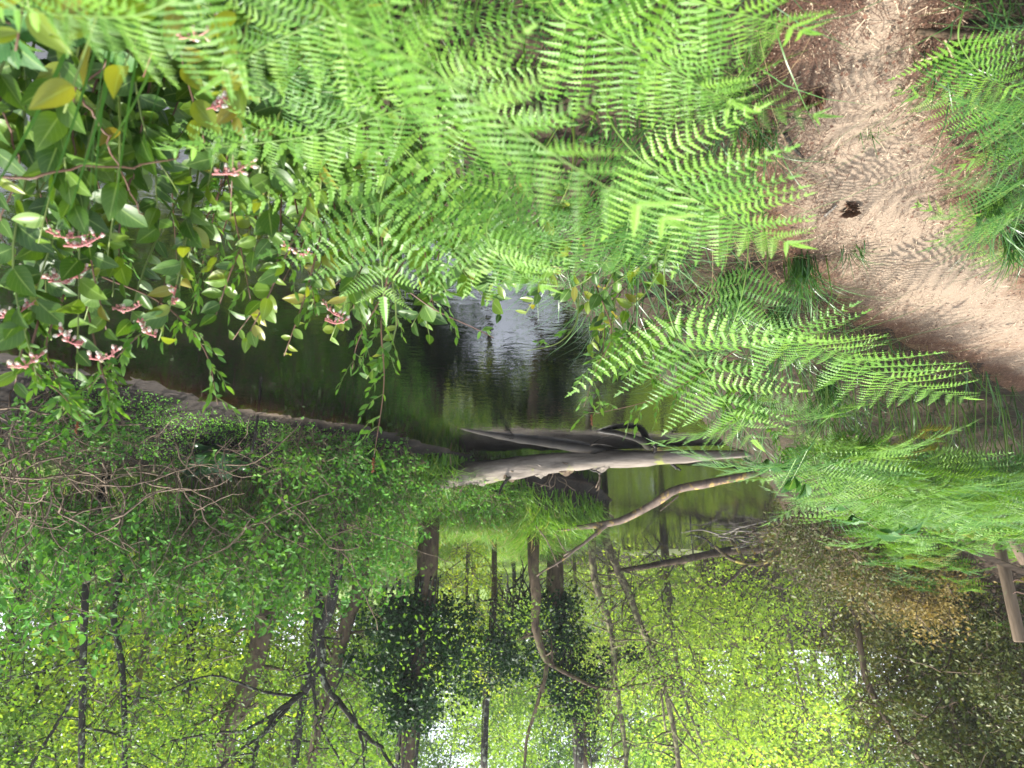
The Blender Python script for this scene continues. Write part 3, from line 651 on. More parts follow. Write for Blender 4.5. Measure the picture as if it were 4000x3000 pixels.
# individually posed fronds close to the camera: (stem points as photo pixel x, y, depth), start of blade, pinna length, pairs
HERO = [
    ([(1350, -700, 0.95), (1250, -60, 0.86), (1550, 190, 0.80), (1900, 420, 0.80), (2300, 690, 0.84), (2680, 900, 0.92)], 0.30, 0.23, 13, 'broad pale bracken fern arching out of focus over the slope beside the path'),
    ([(1660, 150, 1.5), (1600, 400, 1.45), (1500, 720, 1.5), (1475, 880, 1.55), (1490, 1060, 1.62), (1500, 1190, 1.7)], 0.38, 0.42, 7, 'bracken fern with a bare upright green stem rising before the water'),
    ([(1900, -400, 1.3), (1800, 250, 1.25), (1400, 480, 1.25), (1000, 560, 1.3), (620, 585, 1.35)], 0.42, 0.20, 13, 'slim bracken fern leaning over the pink-flowered shrub'),
    ([(2700, 700, 2.0), (2600, 1000, 2.05), (2620, 1250, 2.1), (2720, 1400, 2.2), (2850, 1600, 2.3), (2960, 1740, 2.45)], 0.40, 0.42, 8, 'tall bracken fern with a dark stem beside the grassy tuft by the water'),
    ([(1100, -600, 0.8), (900, -200, 0.75), (600, 40, 0.78), (300, 60, 0.82), (-60, 20, 0.85)], 0.40, 0.14, 12, 'bracken fern overhanging the broad yellow-green shrub leaves'),
    ([(1700, -500, 1.0), (1500, -40, 0.95), (1250, 80, 0.95), (1000, 200, 0.98), (830, 330, 1.0)], 0.35, 0.20, 11, 'bracken fern spreading flat above the dark hollow in the bank'),
    ([(2600, -500, 1.15), (2620, -80, 1.12), (2780, 20, 1.12), (3000, 80, 1.15), (3170, 130, 1.2)], 0.36, 0.20, 11, 'bright bracken fern reaching out over the edge of the sandy path'),
    ([(2200, -300, 1.25), (2150, 20, 1.2), (2350, 130, 1.22), (2650, 290, 1.26), (2900, 420, 1.3)], 0.38, 0.26, 11, 'bracken fern with pinnae pointing toward the needle litter of the path'),
    ([(2350, 300, 1.45), (2400, 500, 1.42), (2600, 700, 1.45), (2900, 880, 1.5), (3120, 960, 1.55)], 0.34, 0.30, 11, 'wide bracken fern above the sedge tuft at the path edge'),
    ([(2050, 450, 1.5), (2000, 700, 1.48), (1900, 900, 1.5), (2000, 1050, 1.55), (2150, 1130, 1.62)], 0.36, 0.24, 10, 'bracken fern tip pointing to the sky reflection in the stream'),
    ([(1800, 350, 1.7), (1900, 600, 1.65), (1950, 820, 1.65), (2020, 900, 1.7), (2090, 930, 1.74)], 0.40, 0.30, 9, 'bluish green bracken fern half hidden beneath larger fronds'),
    ([(1650, 100, 1.4), (1350, 280, 1.35), (1050, 300, 1.35), (900, 330, 1.4)], 0.30, 0.22, 11, 'bluish bracken fern shading young salal leaves'),
    ([(4150, 250, 2.2), (4050, 380, 2.1), (3900, 440, 2.1), (3700, 400, 2.1), (3480, 350, 2.15)], 0.25, 0.20, 12, 'bracken fern on the verge whose tip reaches out over the bare sand'),
    ([(3800, -60, 1.75), (3745, 110, 1.75), (3765, 200, 1.8), (3850, 300, 1.85), (3990, 360, 1.9)], 0.35, 0.17, 10, 'bracken fern rising beside the stick on the verge'),
    ([(4150, 500, 2.4), (4000, 560, 2.4), (3850, 600, 2.4), (3740, 660, 2.45)], 0.2, 0.17, 10, 'yellowing bracken fern low on the verge'),
    ([(4120, 700, 2.7), (3950, 800, 2.7), (3750, 850, 2.7), (3560, 790, 2.75)], 0.2, 0.20, 11, 'flat bracken fern on the verge pointing across the path bend'),
    ([(4150, 900, 3.0), (4020, 980, 3.0), (3900, 1000, 3.0), (3720, 950, 3.05)], 0.2, 0.20, 11, 'bracken fern at the far end of the verge by the bend'),
    ([(3000, 1000, 2.6), (2980, 1250, 2.6), (3100, 1330, 2.6), (3300, 1380, 2.7), (3420, 1420, 2.8)], 0.34, 0.34, 10, 'bracken fern overhanging the shaded brown edge of the path'),
    ([(3250, 1150, 3.1), (3200, 1330, 3.1), (3300, 1400, 3.1), (3550, 1500, 3.2), (3800, 1560, 3.3)], 0.34, 0.44, 10, 'sunlit bracken fern standing over shaded ferns at the bend of the path'),
]
rng = np.random.default_rng(31)
for pts, s0, Lp, npair, lab in HERO:
    W = spline([at(*q) for q in pts], 22)
    g0 = W[0].copy(); g0[2] = min(gz(g0[0], g0[1]), W[0][2]-0.05)
    W = np.vstack([g0+(W[0]-g0)*np.linspace(0, 0.9, 5)[:, None], W])
    n0 = 5/27.0
    r = thing('bracken_fern', lab, 'fern', g0)
    seg = np.concatenate([[0], np.cumsum(np.linalg.norm(np.diff(W, axis=0), axis=1))]); f0 = seg[5]/seg[-1]
    bracken_parts(r, W-g0, f0+(1-f0)*s0, Lp, npair, rng, False, thick=0.0032)
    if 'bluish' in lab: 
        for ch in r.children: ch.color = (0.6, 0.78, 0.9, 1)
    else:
        for ch in r.children: ch.color = (1.22, 1.16, 1.15, 1)  # pale sun highlight painted into the colour of the upper fronds

# ------------------------------------------------------------------ salal (broad leaves, pink racemes)
def bell_mesh():
    b = MB(); prof = [(0.0, 0.05), (0.25, 0.32), (0.55, 0.40), (0.8, 0.28), (0.92, 0.2), (1.0, 0.3)]; n = 7
    V = [[x, r*math.cos(a*2*math.pi/n), r*math.sin(a*2*math.pi/n)] for x, r in prof for a in range(n)]
    F = [[i*n+a, i*n+(a+1) % n, (i+1)*n+(a+1) % n, (i+1)*n+a] for i in range(len(prof)-1) for a in range(n)]
    b.add(V, F); return b.mesh('bell', M['bell'])
BELL = bell_mesh()
def raceme(root, p, d, L, rng, nb=15, fresh=0.6):
    """arching pink stalk with small urn-shaped bells hanging from it"""
    d = d/np.linalg.norm(d)
    P = spline([np.zeros(3), d*L*0.5+np.array([0, 0, 0.010]), d*L+np.array([0, 0, -0.008])], 12)
    b = MB(); b.tube(P, np.linspace(0.0022, 0.0010, 12), 5)
    cl = None; bells = []
    for k in range(nb):
        q = P[1+k*10//nb]; v = unit(rng, 1, -0.9)[0]*np.array([1, 1, 1.0]); e_ = q+v*(0.006+0.004*rng.random())
        b.tube(np.array([q, e_]), [0.0012, 0.0010], 4); b.tube(np.array([e_-v*0.001, e_+v*0.003]), [0.0018, 0.0038], 6)
        bells.append((e_+v*0.002, v))
    cl = b.build('flower_cluster', M['flower_pink'], root); cl.location = p
    for q, v in bells:
        if rng.random() < fresh: obj('bell', BELL, cl, frame(q, v+rng.normal(size=3)*0.12, unit(rng, 1)[0], 0.0085+0.003*rng.random()))
def salal(label, stems, rng, group=None, name='salal_shrub'):
    """stems: list of (root xyz, mid, tip, leaves, leaf size, youth, racemes)"""
    base = np.array(stems[0][0]); r = thing(name, label, 'shrub', base, group)
    for rt, md, tp, nl, sz, youth, nr in stems:
        P = spline([np.array(rt)-base, np.array(md)*0.7+np.array(rt)*0.3-base+rng.normal(size=3)*0.03, np.array(md)*0.6+np.array(tp)*0.4-base+rng.normal(size=3)*0.03, np.array(tp)-base], 16)
        b = MB(); b.tube(P, np.linspace(0.0045, 0.0016, 16), 5); b.build('stem', M['green_stem'] if rng.random() < 0.75 else M['cane'], r)
        for k in range(nl):
            s = 0.30+0.70*(k+0.5)/nl; i = min(14, int(s*15)); p = P[i]+(P[i+1]-P[i])*(s*15-i)
            T = P[i+1]-P[i]; T /= np.linalg.norm(T); v = unit(rng, 1, 0.15)[0]; v -= T*(v@T); v /= np.linalg.norm(v)
            ax = T*0.55+v*0.85
            yg = rng.random() < youth*(0.3+0.9*s*s)
            L = sz*(0.75+0.5*rng.random())*(0.75 if s > 0.9 else 1)
            me = LM['young' if yg else 'salal']; me = me[rng.integers(len(me))]
            obj('leaf', me, r, frame(p, ax, np.array([0, -0.7, 0.85])+rng.normal(size=3)*0.35, L))
        for k in range(nr):
            s = 0.72+0.28*(k+rng.random())/nr; i = min(14, int(s*15)); T = P[15]-P[11]; T /= np.linalg.norm(T)
            raceme(r, P[i], T*0.5+np.array([rng.normal()*0.5, -0.4+0.3*rng.normal(), 0.35]), 0.05+0.035*rng.random(), rng, 10, 0.35+0.5*rng.random())
    return r
def stem_to(x, y, d, rng, back=0.35, nl=12, sz=0.075, youth=0.2, nr=0):
    nl = int(nl*1.5); sz *= 0.88
    tp = at(x, y, d)
    rx, ry = tp[0]-0.15-0.25*rng.random(), tp[1]-back-0.3*rng.random()
    rt = np.array([rx, ry, gz(rx, ry)])
    md = rt*0.5+tp*0.5+np.array([rng.normal()*0.05, -0.05, 0.10+0.08*rng.random()])
    return (rt, md, tp, nl, sz, youth, nr)
rng = np.random.default_rng(41)
hero_salal = [
    ('salal shrub with broad dark leaves and a long pink raceme over the water', [(130, 1180, 1.7), (60, 1480, 1.75), (330, 1250, 1.8)], 13, 0.085, 0.1, 2),
    ('salal shrub whose large oval leaves end above the muddy bank', [(150, 1500, 1.6), (300, 1480, 1.65), (90, 1330, 1.6)], 11, 0.095, 0.12, 2),
    ('salal shrub with two drooping pink and white flower sprays', [(420, 1310, 1.75), (620, 1330, 1.85), (480, 1150, 1.8)], 12, 0.08, 0.2, 2),
    ('salal shrub with yellow-green young leaves at its tip above open water', [(960, 1330, 2.0), (840, 1240, 2.0), (700, 1120, 1.95)], 13, 0.075, 0.45, 0),
    ('salal shrub with a golden tip of folded new leaves and one flower spray', [(1110, 1390, 2.1), (1290, 1330, 2.15), (1190, 1180, 2.1)], 12, 0.065, 0.5, 1),
    ('salal shrub beneath the slim fern with pale yellow leaves', [(860, 300, 1.25), (920, 480, 1.35), (800, 560, 1.45)], 11, 0.085, 0.85, 1),
    ('salal shrub with large shiny yellow-green leaves twisted in the sun', [(60, 200, 1.0), (250, 440, 1.05), (330, 260, 1.1), (130, 120, 1.0)], 5, 0.105, 0.85, 0),
    ('salal shrub of dark leaves in the shaded hollow of the bank', [(520, 700, 1.6), (700, 760, 1.7), (620, 900, 1.75)], 13, 0.085, 0.03, 0),
    ('salal shrub with olive leaves above the sky reflection in the stream', [(1900, 1180, 2.6), (2050, 1230, 2.6), (1820, 1110, 2.5)], 11, 0.07, 0.55, 0),
    ('salal shrub with yellowing leaves near the curved bare stem', [(2250, 1210, 2.8), (2350, 1290, 2.8), (2180, 1150, 2.7)], 11, 0.07, 0.5, 1),
    ('salal shrub crowded with dark leaves behind the upright sedge blades', [(300, 850, 1.5), (150, 950, 1.5), (420, 1000, 1.65)], 14, 0.085, 0.05, 1),
    ('salal shrub filling the gap beneath the fern tips with dark foliage', [(900, 850, 1.75), (1050, 950, 1.85), (980, 1050, 1.9)], 14, 0.08, 0.12, 1),
    ('salal shrub low under the large blurred fern', [(1250, 760, 1.75), (1350, 950, 1.85), (1180, 900, 1.9)], 12, 0.075, 0.2, 0),
    ('salal shrub with leaves crowding the dark water gap beside the canes', [(0, 480, 1.4), (60, 700, 1.5), (-60, 330, 1.3), (0, 880, 1.5), (90, 560, 1.6)], 13, 0.085, 0.1, 0),
    ('salal shrub with pale flowers among dark leaves at the shaded bank top', [(700, 130, 1.25), (560, 300, 1.35), (450, 80, 1.2)], 11, 0.075, 0.12, 1),
]
SHR = []
for lab, tips, nl, sz, yg, nr in hero_salal:
    st = []
    for q in tips:
        st.append(stem_to(*q, rng, 0.30, nl, sz, yg, 1 if nr and rng.random() < 0.3 else 0))
    for q in tips[:2]:
        st.append(stem_to(q[0]+rng.normal()*160, q[1]-120+rng.normal()*110, q[2]+0.12, rng, 0.25, nl, sz*0.9, yg*0.5, 0))
    SHR.append((salal(lab, st, rng), np.array(st[0][0])))
for x_, y_, d, dx, L in ((60, 1050, 1.62, 1, 0.12), (190, 1100, 1.62, 1, 0.10), (230, 1280, 1.6, 0.7, 0.07), (170, 1380, 1.55, -0.6, 0.08), (350, 1400, 1.62, 1, 0.08), (440, 1200, 1.7, 1, 0.08), (540, 1245, 1.72, 1, 0.09), (0, 1240, 1.6, 1, 0.12), (1270, 1250, 2.05, 1, 0.09), (1340, 1240, 2.1, -0.2, 0.08), (830, 680, 1.4, 1, 0.09), (700, 150, 1.2, 1, 0.09), (180, 900, 1.5, 1, 0.1), (250, 960, 1.5, 1, 0.1), (1110, 950, 1.8, 1, 0.08)):
    p = at(x_, y_, d); sh, bs = min(SHR, key=lambda q: np.linalg.norm(q[1]-p))
    raceme(sh, p-bs, np.array([-dx, -0.15+0.2*rng.normal(), 0.25+0.25*rng.normal()]), L, rng, 16, 0.35+0.5*rng.random())
# fill of dark salal low on the bank
G_SAL = ('dark leafy salal shrub filling the shaded bank under taller growth', 'dark salal filling the bank')
for k in range(62):
    x = 0.25+1.8*rng.random(); y = 0.85+2.3*rng.random()
    h = gz(x, y)
    if h < WZ+0.02: continue
    st = []
    for q in range(4):
        a = rng.random()*6.28; L = 0.25+0.25*rng.random(); H = 0.35+0.4*rng.random()
        rt = np.array([x+0.05*rng.normal(), y+0.05*rng.normal(), h-0.02]); tp = rt+np.array([L*math.cos(a), L*math.sin(a), H])
        st.append((rt, (rt+tp)/2+np.array([0, 0, 0.12]), tp, 11, 0.085, 0.06, 0))
    if inview(rt+np.array([0, 0, 0.4]), 100):
        wh = 'by the brown canes' if y < 1.6 else ('behind the flower sprays' if y < 2.4 else 'down at the water')
        salal(f'dark leafy salal shrub filling the shaded bank {wh}, '+('under the ferns' if x < 0.9 else 'away from the ferns'), st, rng, G_SAL[1])

# ------------------------------------------------------------------ slim leafy shoots rising over the water
def shoot(label, pts, rng, side=7, group=None, brown=True, lsz=0.032, tip_seed=False):
    W = spline(pts, 22); base = W[0].copy(); r = thing('leafy_shoot', label, 'shrub', base, group)
    P = W-base; b = MB(); b.tube(P, np.linspace(0.0032, 0.0010, 22), 5); b.build('stem', M['cane'] if brown else M['green_stem'], r)
    Ltot = np.linalg.norm(np.diff(P, axis=0), axis=1).sum()
    for k in range(side):
        s = 0.30+0.70*(k+0.3+0.4*rng.random())/side; i = min(20, int(s*21)); p = P[i]; T = P[i+1]-P[i]; T /= np.linalg.norm(T)
        v = unit(rng, 1)[0]; v -= T*(v@T); v /= np.linalg.norm(v)
        d = T*0.6+v*0.7; L = (0.045+0.06*rng.random())*min(1.6, Ltot/0.5)
        Q = spline([p, p+d*L*0.55, p+d*L+np.array([0, 0, 0.3*L])], 6)
        b = MB(); b.tube(Q, np.linspace(0.0014, 0.0007, 6), 4); tw = b.build('twig', M['green_stem'], r)
        for j in range(7):
            t = (j+1)/7; q = Q[min(5, int(t*5))]; dT = Q[-1]-Q[-2]; dT /= np.linalg.norm(dT); vv = unit(rng, 1)[0]
            me = LM['shoot'][rng.integers(3)]
            obj('leaf', me, tw, frame(q, dT*(0.7+t*0.4)+vv*(0.9-0.4*t), vv+np.array([0, 0, 0.8]), lsz*(0.65+0.6*rng.random())))
    if tip_seed:
        b = MB()
        for j in range(26):
            q = P[-1]+np.array([0, 0, 0.045])*(j/26); v = unit(rng, 1, 0.3)[0]; b.tube(np.array([q, q+v*0.006]), [0.0022, 0.001], 4)
        b.tube(np.array([P[-1], P[-1]+np.array([0, 0, 0.045])]), [0.0015, 0.001], 4); b.build('seed_head', M['seedhead'], r)
rng = np.random.default_rng(51)
def A3(*l): return [at(*q) for q in l]
shoot('tall leafy shoot with a brown seed tip standing against the muddy shallows', A3((1530, 980, 2.1), (1490, 1250, 2.15), (1500, 1500, 2.2), (1460, 1790, 2.25)), rng, 9, tip_seed=True)
shoot('bare red-brown shoot beside the tall one with few leaves', A3((1590, 1000, 2.2), (1480, 1180, 2.2), (1400, 1330, 2.25), (1375, 1440, 2.3)), rng, 5)
shoot('arching shoot with leafy tip hanging over the sandy spit', A3((400, 1080, 1.9), (640, 1190, 1.9), (800, 1370, 1.95), (850, 1580, 2.0)), rng, 9)
shoot('brown-stemmed shoot crossing behind the flower sprays', A3((660, 1050, 1.9), (600, 1240, 1.85), (480, 1370, 1.85), (340, 1520, 1.85)), rng, 8)
shoot('bushy shoot with bright new leaves above the mossy carpet', A3((330, 1150, 1.8), (380, 1380, 1.8), (420, 1520, 1.82), (430, 1610, 1.85)), rng, 10)
shoot('shoot with bright leaf tips beside the largest oval leaves', A3((250, 1150, 1.75), (180, 1350, 1.75), (230, 1500, 1.75), (250, 1600, 1.78)), rng, 10)
shoot('shoot with spoon-shaped leaves and a rusty flower head over the bank', A3((150, 1250, 1.7), (120, 1420, 1.7), (240, 1540, 1.7), (310, 1620, 1.72)), rng, 9, tip_seed=True)
shoot('thin bare twig pointing across the sky reflection', A3((1560, 1110, 2.3), (1700, 1210, 2.35), (1850, 1280, 2.4), (1930, 1320, 2.45)), rng, 2)
shoot('shoot with a rusty flower spike reaching out over the water', A3((2900, 1350, 2.7), (2750, 1450, 2.75), (2550, 1560, 2.8), (2310, 1620, 2.9)), rng, 9, tip_seed=True)
shoot('drooping shoot with a leafy end before the second fallen branch', A3((2330, 1120, 2.7), (2390, 1300, 2.7), (2330, 1440, 2.75), (2280, 1590, 2.8)), rng, 8)
shoot('leafy shoot under the tall dark-stemmed fern', A3((2650, 1250, 2.8), (2480, 1300, 2.8), (2400, 1380, 2.85), (2330, 1410, 2.9)), rng, 9)
shoot('green arching stem curving bare above the open water', A3((2260, 1150, 2.5), (2250, 1260, 2.5), (2180, 1340, 2.5), (2060, 1370, 2.5)), rng, 2, brown=False)
G_SH = ('small leafy shoot in the thicket at the water edge below the ferns', 'leafy shoots at the water edge')
for k in range(60):
    u_ = rng.random(); x_ = 2350+1200*u_+rng.normal()*60; y_ = 1330+680*u_+rng.normal()*110-60
    d = 2.9+4.5*u_
    tp = at(x_, y_, d); rt = tp+np.array([rng.normal()*0.15-0.1, -0.1+rng.normal()*0.1, -0.5]); rt[2] = max(rt[2], gz(rt[0], rt[1]))
    shoot(G_SH[0], [rt, rt*0.4+tp*0.6+np.array([0.05, 0, 0.05]), tp+rng.normal(size=3)*0.05], rng, 6, G_SH[1], brown=rng.random() < 0.5, lsz=0.034*(1+0.1*d))
G_SH2 = ('small leafy shoot mixed into the dark shrubs over the stream', 'leafy shoots mixed into the shrubs over the stream')
for k in range(22):
    x_ = 120+1900*rng.random(); y_ = 950+330*rng.random(); d = 1.9+0.6*rng.random()
    tp = at(x_, y_, d); rt = tp+np.array([rng.normal()*0.12-0.1, -0.2+rng.normal()*0.1, -0.4])
    rt[2] = max(rt[2], gz(rt[0], rt[1]))
    shoot(G_SH2[0], [rt, rt*0.4+tp*0.6, tp], rng, 5, G_SH2[1], lsz=0.03)

# bramble sprays and canes
rng = np.random.default_rng(61)
def bramble(label, pts, nleaf, sz, rng):
    W = spline(pts, 20); base = W[0].copy(); r = thing('bramble', label, 'bramble', base); P = W-base; P[1:-1] += np.cumsum(rng.normal(size=(18, 3)), 0)*0.004
    b = MB(); b.tube(P, np.linspace(0.0028, 0.0014, 20), 5)
    for k in range(30):
        q = P[rng.integers(19)]; v = unit(rng, 1)[0]; b.tube(np.array([q, q+v*0.007]), [0.0012, 0.0002], 3)
    b.build('stem', M['cane'], r)
    for k in range(nleaf):
        s = 0.2+0.78*(k+0.5)/nleaf; i = min(18, int(s*19)); T = P[i+1]-P[i]; T /= np.linalg.norm(T)
        v = unit(rng, 1, 0.3)[0]; d = T*0.3+v
        for a in (-0.9, 0, 0.9):
            c_, s_ = math.cos(a), math.sin(a); dd = np.array([d[0]*c_-d[1]*s_, d[0]*s_+d[1]*c_, d[2]*0.5])
            obj('leaf', LM['bramble'][rng.integers(2)], r, frame(P[i]+v*0.02, dd, np.array([0, -0.2, 1])+rng.normal(size=3)*0.2, sz*(0.8+0.4*rng.random())))
bramble('bramble with toothed leaves beneath the overhanging fern tips', A3((250, -150, 1.3), (300, 60, 1.25), (420, 160, 1.3), (560, 200, 1.35)), 5, 0.055, rng)
bramble('bramble spray with toothed leaves in the shaded corner of the bank', A3((0, -200, 1.1), (30, 0, 1.1), (80, 80, 1.1), (160, 60, 1.15)), 4, 0.06, rng)
bramble('long bare brown bramble cane crossing the dark shrubs', A3((0, 690, 1.25), (180, 700, 1.25), (450, 660, 1.3), (700, 590, 1.35)), 0, 0.05, rng)
bramble('bramble with large jagged leaves before the dark end of the fence', A3((3150, 1850, 4.6), (3300, 1990, 4.6), (3420, 2070, 4.6), (3560, 2090, 4.7)), 6, 0.13, rng)
bramble('bramble with jagged leaves over the pond edge below the ferns', A3((2950, 1700, 4.0), (2990, 1800, 4.0), (3060, 1840, 4.0), (3150, 1870, 4.0)), 5, 0.11, rng)
for k, lab in enumerate(('thick brown cane rising through the dark shrubs', 'reddish cane leaning through the dark shrubs beside the sedge', 'greenish cane rising from the shaded hollow', 'slender brown cane bending toward the water')):
    q = [[(330, 250), (240, 560), (200, 850)], [(520, 120), (300, 420), (290, 900)], [(0, 380), (110, 640), (60, 1000)], [(320, 380), (430, 560), (560, 840)]][k]
    bramble(lab, A3(*[(a, b, 1.35+0.1*i) for i, (a, b) in enumerate(q)]), 0, 0.05, rng)

# ------------------------------------------------------------------ grasses
def blades(mb, roots, H, lean, wid, rng, rnd, az=None, n=5):
    """arching grass blades, vectorised: n points along each"""
    N = len(roots); H = np.broadcast_to(H, (N,)); az = rng.random(N)*6.283 if az is None else az
    t = np.linspace(0, 1, n); le = np.broadcast_to(lean, (N,))
    out = (t[None]**1.9)*le[:, None]*H[:, None]; up = H[:, None]*(t[None]-0.42*np.minimum(1.3, le)[:, None]*t[None]**2.4)
    ca, sa = np.cos(az), np.sin(az)
    C = np.stack([roots[:, 0, None]+out*ca[:, None], roots[:, 1, None]+out*sa[:, None], roots[:, 2, None]+up], -1)
    wd = np.broadcast_to(wid, (N,))[:, None]*(1-t[None]**1.7)*0.5+0.0003
    side = np.stack([-sa, ca, np.zeros(N)], -1)
    tw = rng.normal(size=N)*0.7; s2 = side*np.cos(tw)[:, None]+np.stack([ca, sa, np.zeros(N)], -1)*np.sin(tw)[:, None]
    Lf = C-s2[:, None]*wd[..., None]; Rt = C+s2[:, None]*wd[..., None]
    V = np.stack([Lf, Rt], 2).reshape(N, 2*n, 3)
    k = np.arange(n-1)*2; F = np.stack([k, k+1, k+3, k+2], -1)
    F = (F[None]+(np.arange(N)*2*n)[:, None, None]).reshape(-1, 4)
    mb.add(V.reshape(-1, 3), F, np.repeat(np.broadcast_to(rnd, (N,)), 2*n))
def scatter(n, x0, x1, y0, y1, rng, test):
    X = x0+(x1-x0)*rng.random(n); Y = y0+(y1-y0)*rng.random(n); h, d, nr, ins = terrain(X, Y)
    k = test(X, Y, h, d, nr, ins); return np.stack([X, Y, h-0.01], -1)[k], d[k]
rng = np.random.default_rng(71)
# far bank top: long green and straw-coloured grass
mb = MB()
Rr, dd = scatter(60000, -4.5, 3.5, 9.5, 17.5, rng, lambda X, Y, h, d, nr, ins: ~ins & ~nr & (d > 0.12) & (d < 3.2) & (Y > 11.6-0.2*X) & (rng.random(len(X)) < 0.45))
blades(mb, Rr, 0.50+0.50*rng.random(len(Rr)), 0.5+1.0*rng.random(len(Rr)), 0.018+0.010*rng.random(len(Rr)), rng, np.clip(rng.random(len(Rr))*0.86+0.16*(dd > 0.9)*rng.random(len(Rr)), 0, 1))
tag(mb.build('grass', M['grass'], None), 'long bright green grass with straw blades topping the far bank', 'grass', None, 'stuff')
mb = MB()
Rr, dd = scatter(26000, -9, 9, 11, 26, rng, lambda X, Y, h, d, nr, ins: ~ins & ~nr & (d > 2.6) & (d < 9))
blades(mb, Rr, 0.35+0.45*rng.random(len(Rr)), 0.5+0.8*rng.random(len(Rr)), 0.018, rng, rng.random(len(Rr))*0.95)
tag(mb.build('meadow_grass', M['grass'], None), 'sunlit meadow grass behind the trees of the far bank', 'grass', None, 'stuff')
# near bank undergrowth
mb = MB()
Rr, dd = scatter(11000, -7, 1.8, 0.9, 12, rng, lambda X, Y, h, d, nr, ins: ~ins & nr & (d < 3.6) & (np.array([on_path(a, b) for a, b in zip(X, Y)]) > 1.08) & (rng.random(len(X)) < np.clip(3.5/Y, 0.2, 1)))
blades(mb, Rr, 0.15+0.35*rng.random(len(Rr)), 0.4+0.9*rng.random(len(Rr)), 0.0035+0.003*rng.random(len(Rr))+0.0006*Rr[:, 1], rng, rng.random(len(Rr)))
tag(mb.build('undergrowth_grass', M['sedge'], None), 'dark green grass and sedge blades under the ferns of the near bank', 'grass', None, 'stuff')
mb = MB()
Rr, dd = scatter(5200, -3.2, 0.2, 1.2, 4.8, rng, lambda X, Y, h, d, nr, ins: ~ins & nr & (np.array([abs(on_path(a, b)-1.22) for a, b in zip(X, Y)]) < 0.2))
blades(mb, Rr, 0.08+0.16*rng.random(len(Rr)), 0.8+0.9*rng.random(len(Rr)), 0.0028, rng, rng.random(len(Rr)))
tag(mb.build('dead_grass', M['dry'], None), 'matted straw-coloured dead grass along the stream side of the path', 'grass', None, 'stuff')
mb = MB()
Rr, dd = scatter(9000, -4.5, -1.1, 1.2, 4.8, rng, lambda X, Y, h, d, nr, ins: ~ins & nr & (np.array([on_path(a, b) for a, b in zip(X, Y)]) < -0.12))
blades(mb, Rr, 0.10+0.22*rng.random(len(Rr)), 0.5+0.9*rng.random(len(Rr)), 0.0045, rng, rng.random(len(Rr)))
tag(mb.build('verge_grass', M['sedge'], None), 'green grass on the verge of the path away from the stream', 'grass', None, 'stuff')
# counted sedge tufts
def tuft(label, p, n, H, wid, rng, name='sedge_tuft', mat='sedge', lean=0.9, group=None):
    mb = MB(); rt = np.zeros((n, 3)); rt[:, :2] = rng.normal(size=(n, 2))*0.03
    blades(mb, rt, H*(0.6+0.5*rng.random(n)), lean*(0.3+0.9*rng.random(n)), wid, rng, rng.random(n), n=8)
    o = mb.build(name, M[mat]); o.location = p; tag(o, label, 'sedge', group); return o
def tuft_at(label, x_, y_, n, H, wid, **k):
    p = at_z(x_, y_, 0.0); p[2] = gz(p[0], p[1]); tuft(label, p, n, H, wid, rng, **k)
tuft_at('green sedge tuft at the path edge beneath the bright fern', 2830, 330, 60, 0.30, 0.004)
tuft_at('sedge tuft on the path edge beside the dark stick', 2960, 480, 60, 0.26, 0.004)
tuft_at('tall sedge tuft behind the wide fern on the slope', 2600, 820, 90, 0.42, 0.005)
tuft_at('dense sedge tuft hanging over the shaded end of the path', 3120, 980, 110, 0.42, 0.005)
tuft_at('tall green sedge tuft among the ferns below the path bend', 2850, 1060, 110, 0.5, 0.005)
tuft_at('small yellow-green sedge tuft on the litter in the path', 3390, 470, 16, 0.09, 0.003)
tuft_at('narrow sedge tuft leaning onto the shaded sand', 3330, 930, 26, 0.16, 0.004)
tuft_at('dark sedge tuft on the verge under the small ferns', 3860, 720, 90, 0.34, 0.005)
tuft_at('spreading sedge tuft on the verge near the bend', 3950, 860, 90, 0.30, 0.005)
tuft_at('sedge tuft at the foot of the weathered stick on the verge', 3680, 130, 50, 0.22, 0.004)
for (x_, y_, d, n, lab) in ((3080, 1500, 3.6, 120, 'rush clump with long pale arching blades over the water edge'), (3250, 1600, 4.6, 120, 'rush clump arching among the ferns halfway along the bank'), (2450, 1050, 2.6, 70, 'rush clump with thin curved blades under the dark-stemmed fern')):
    p = at(x_, y_, d); p[2] = gz(p[0], p[1]); tuft(lab, p, n, p[2]*0+0.75, 0.006, rng, name='rush_clump', lean=1.2)
for lab, (x0, y0, x1, y1, d) in (('stiff green sedge blades standing dark against the shrubs', (500, 900, 500, 180, 1.25)),):
    p = at(x0, 150, d); g = np.array([p[0], p[1], p[2]-0.15]); tuft(lab, g, 9, 0.62, 0.007, rng, lean=0.18)

# leaf carpet (tiny plants) on the far mud bank
mb = MB()
n = 26000; X = 0.4+5.0*rng.random(n); Y = 6.0+6.0*rng.random(n); h, d, nr, ins = terrain(X, Y)
k = ~ins & ~nr & (d > 0.12+0.25*rng.random(n)) & (d < 2.3) & (wob(X, Y, 1.6, 0.7)+0.5*wob(X, Y, 4.1, 2) > -0.1-0.9*(X > 1.9)); N = k.sum()
mb.leaves(OVAL, np.stack([X, Y, h], -1)[k]+np.array([0, 0, 0.015])+rng.random((N, 1))*np.array([0, 0, 0.05]), unit(rng, N, 0.2), unit(rng, N, 1.6), 0.022+0.02*rng.random(N), rng.random(N))
tag(mb.build('ground_cover', M['moss_carpet']), 'bright green carpet of tiny leaves on the muddy far bank', 'ground cover', None, 'stuff')

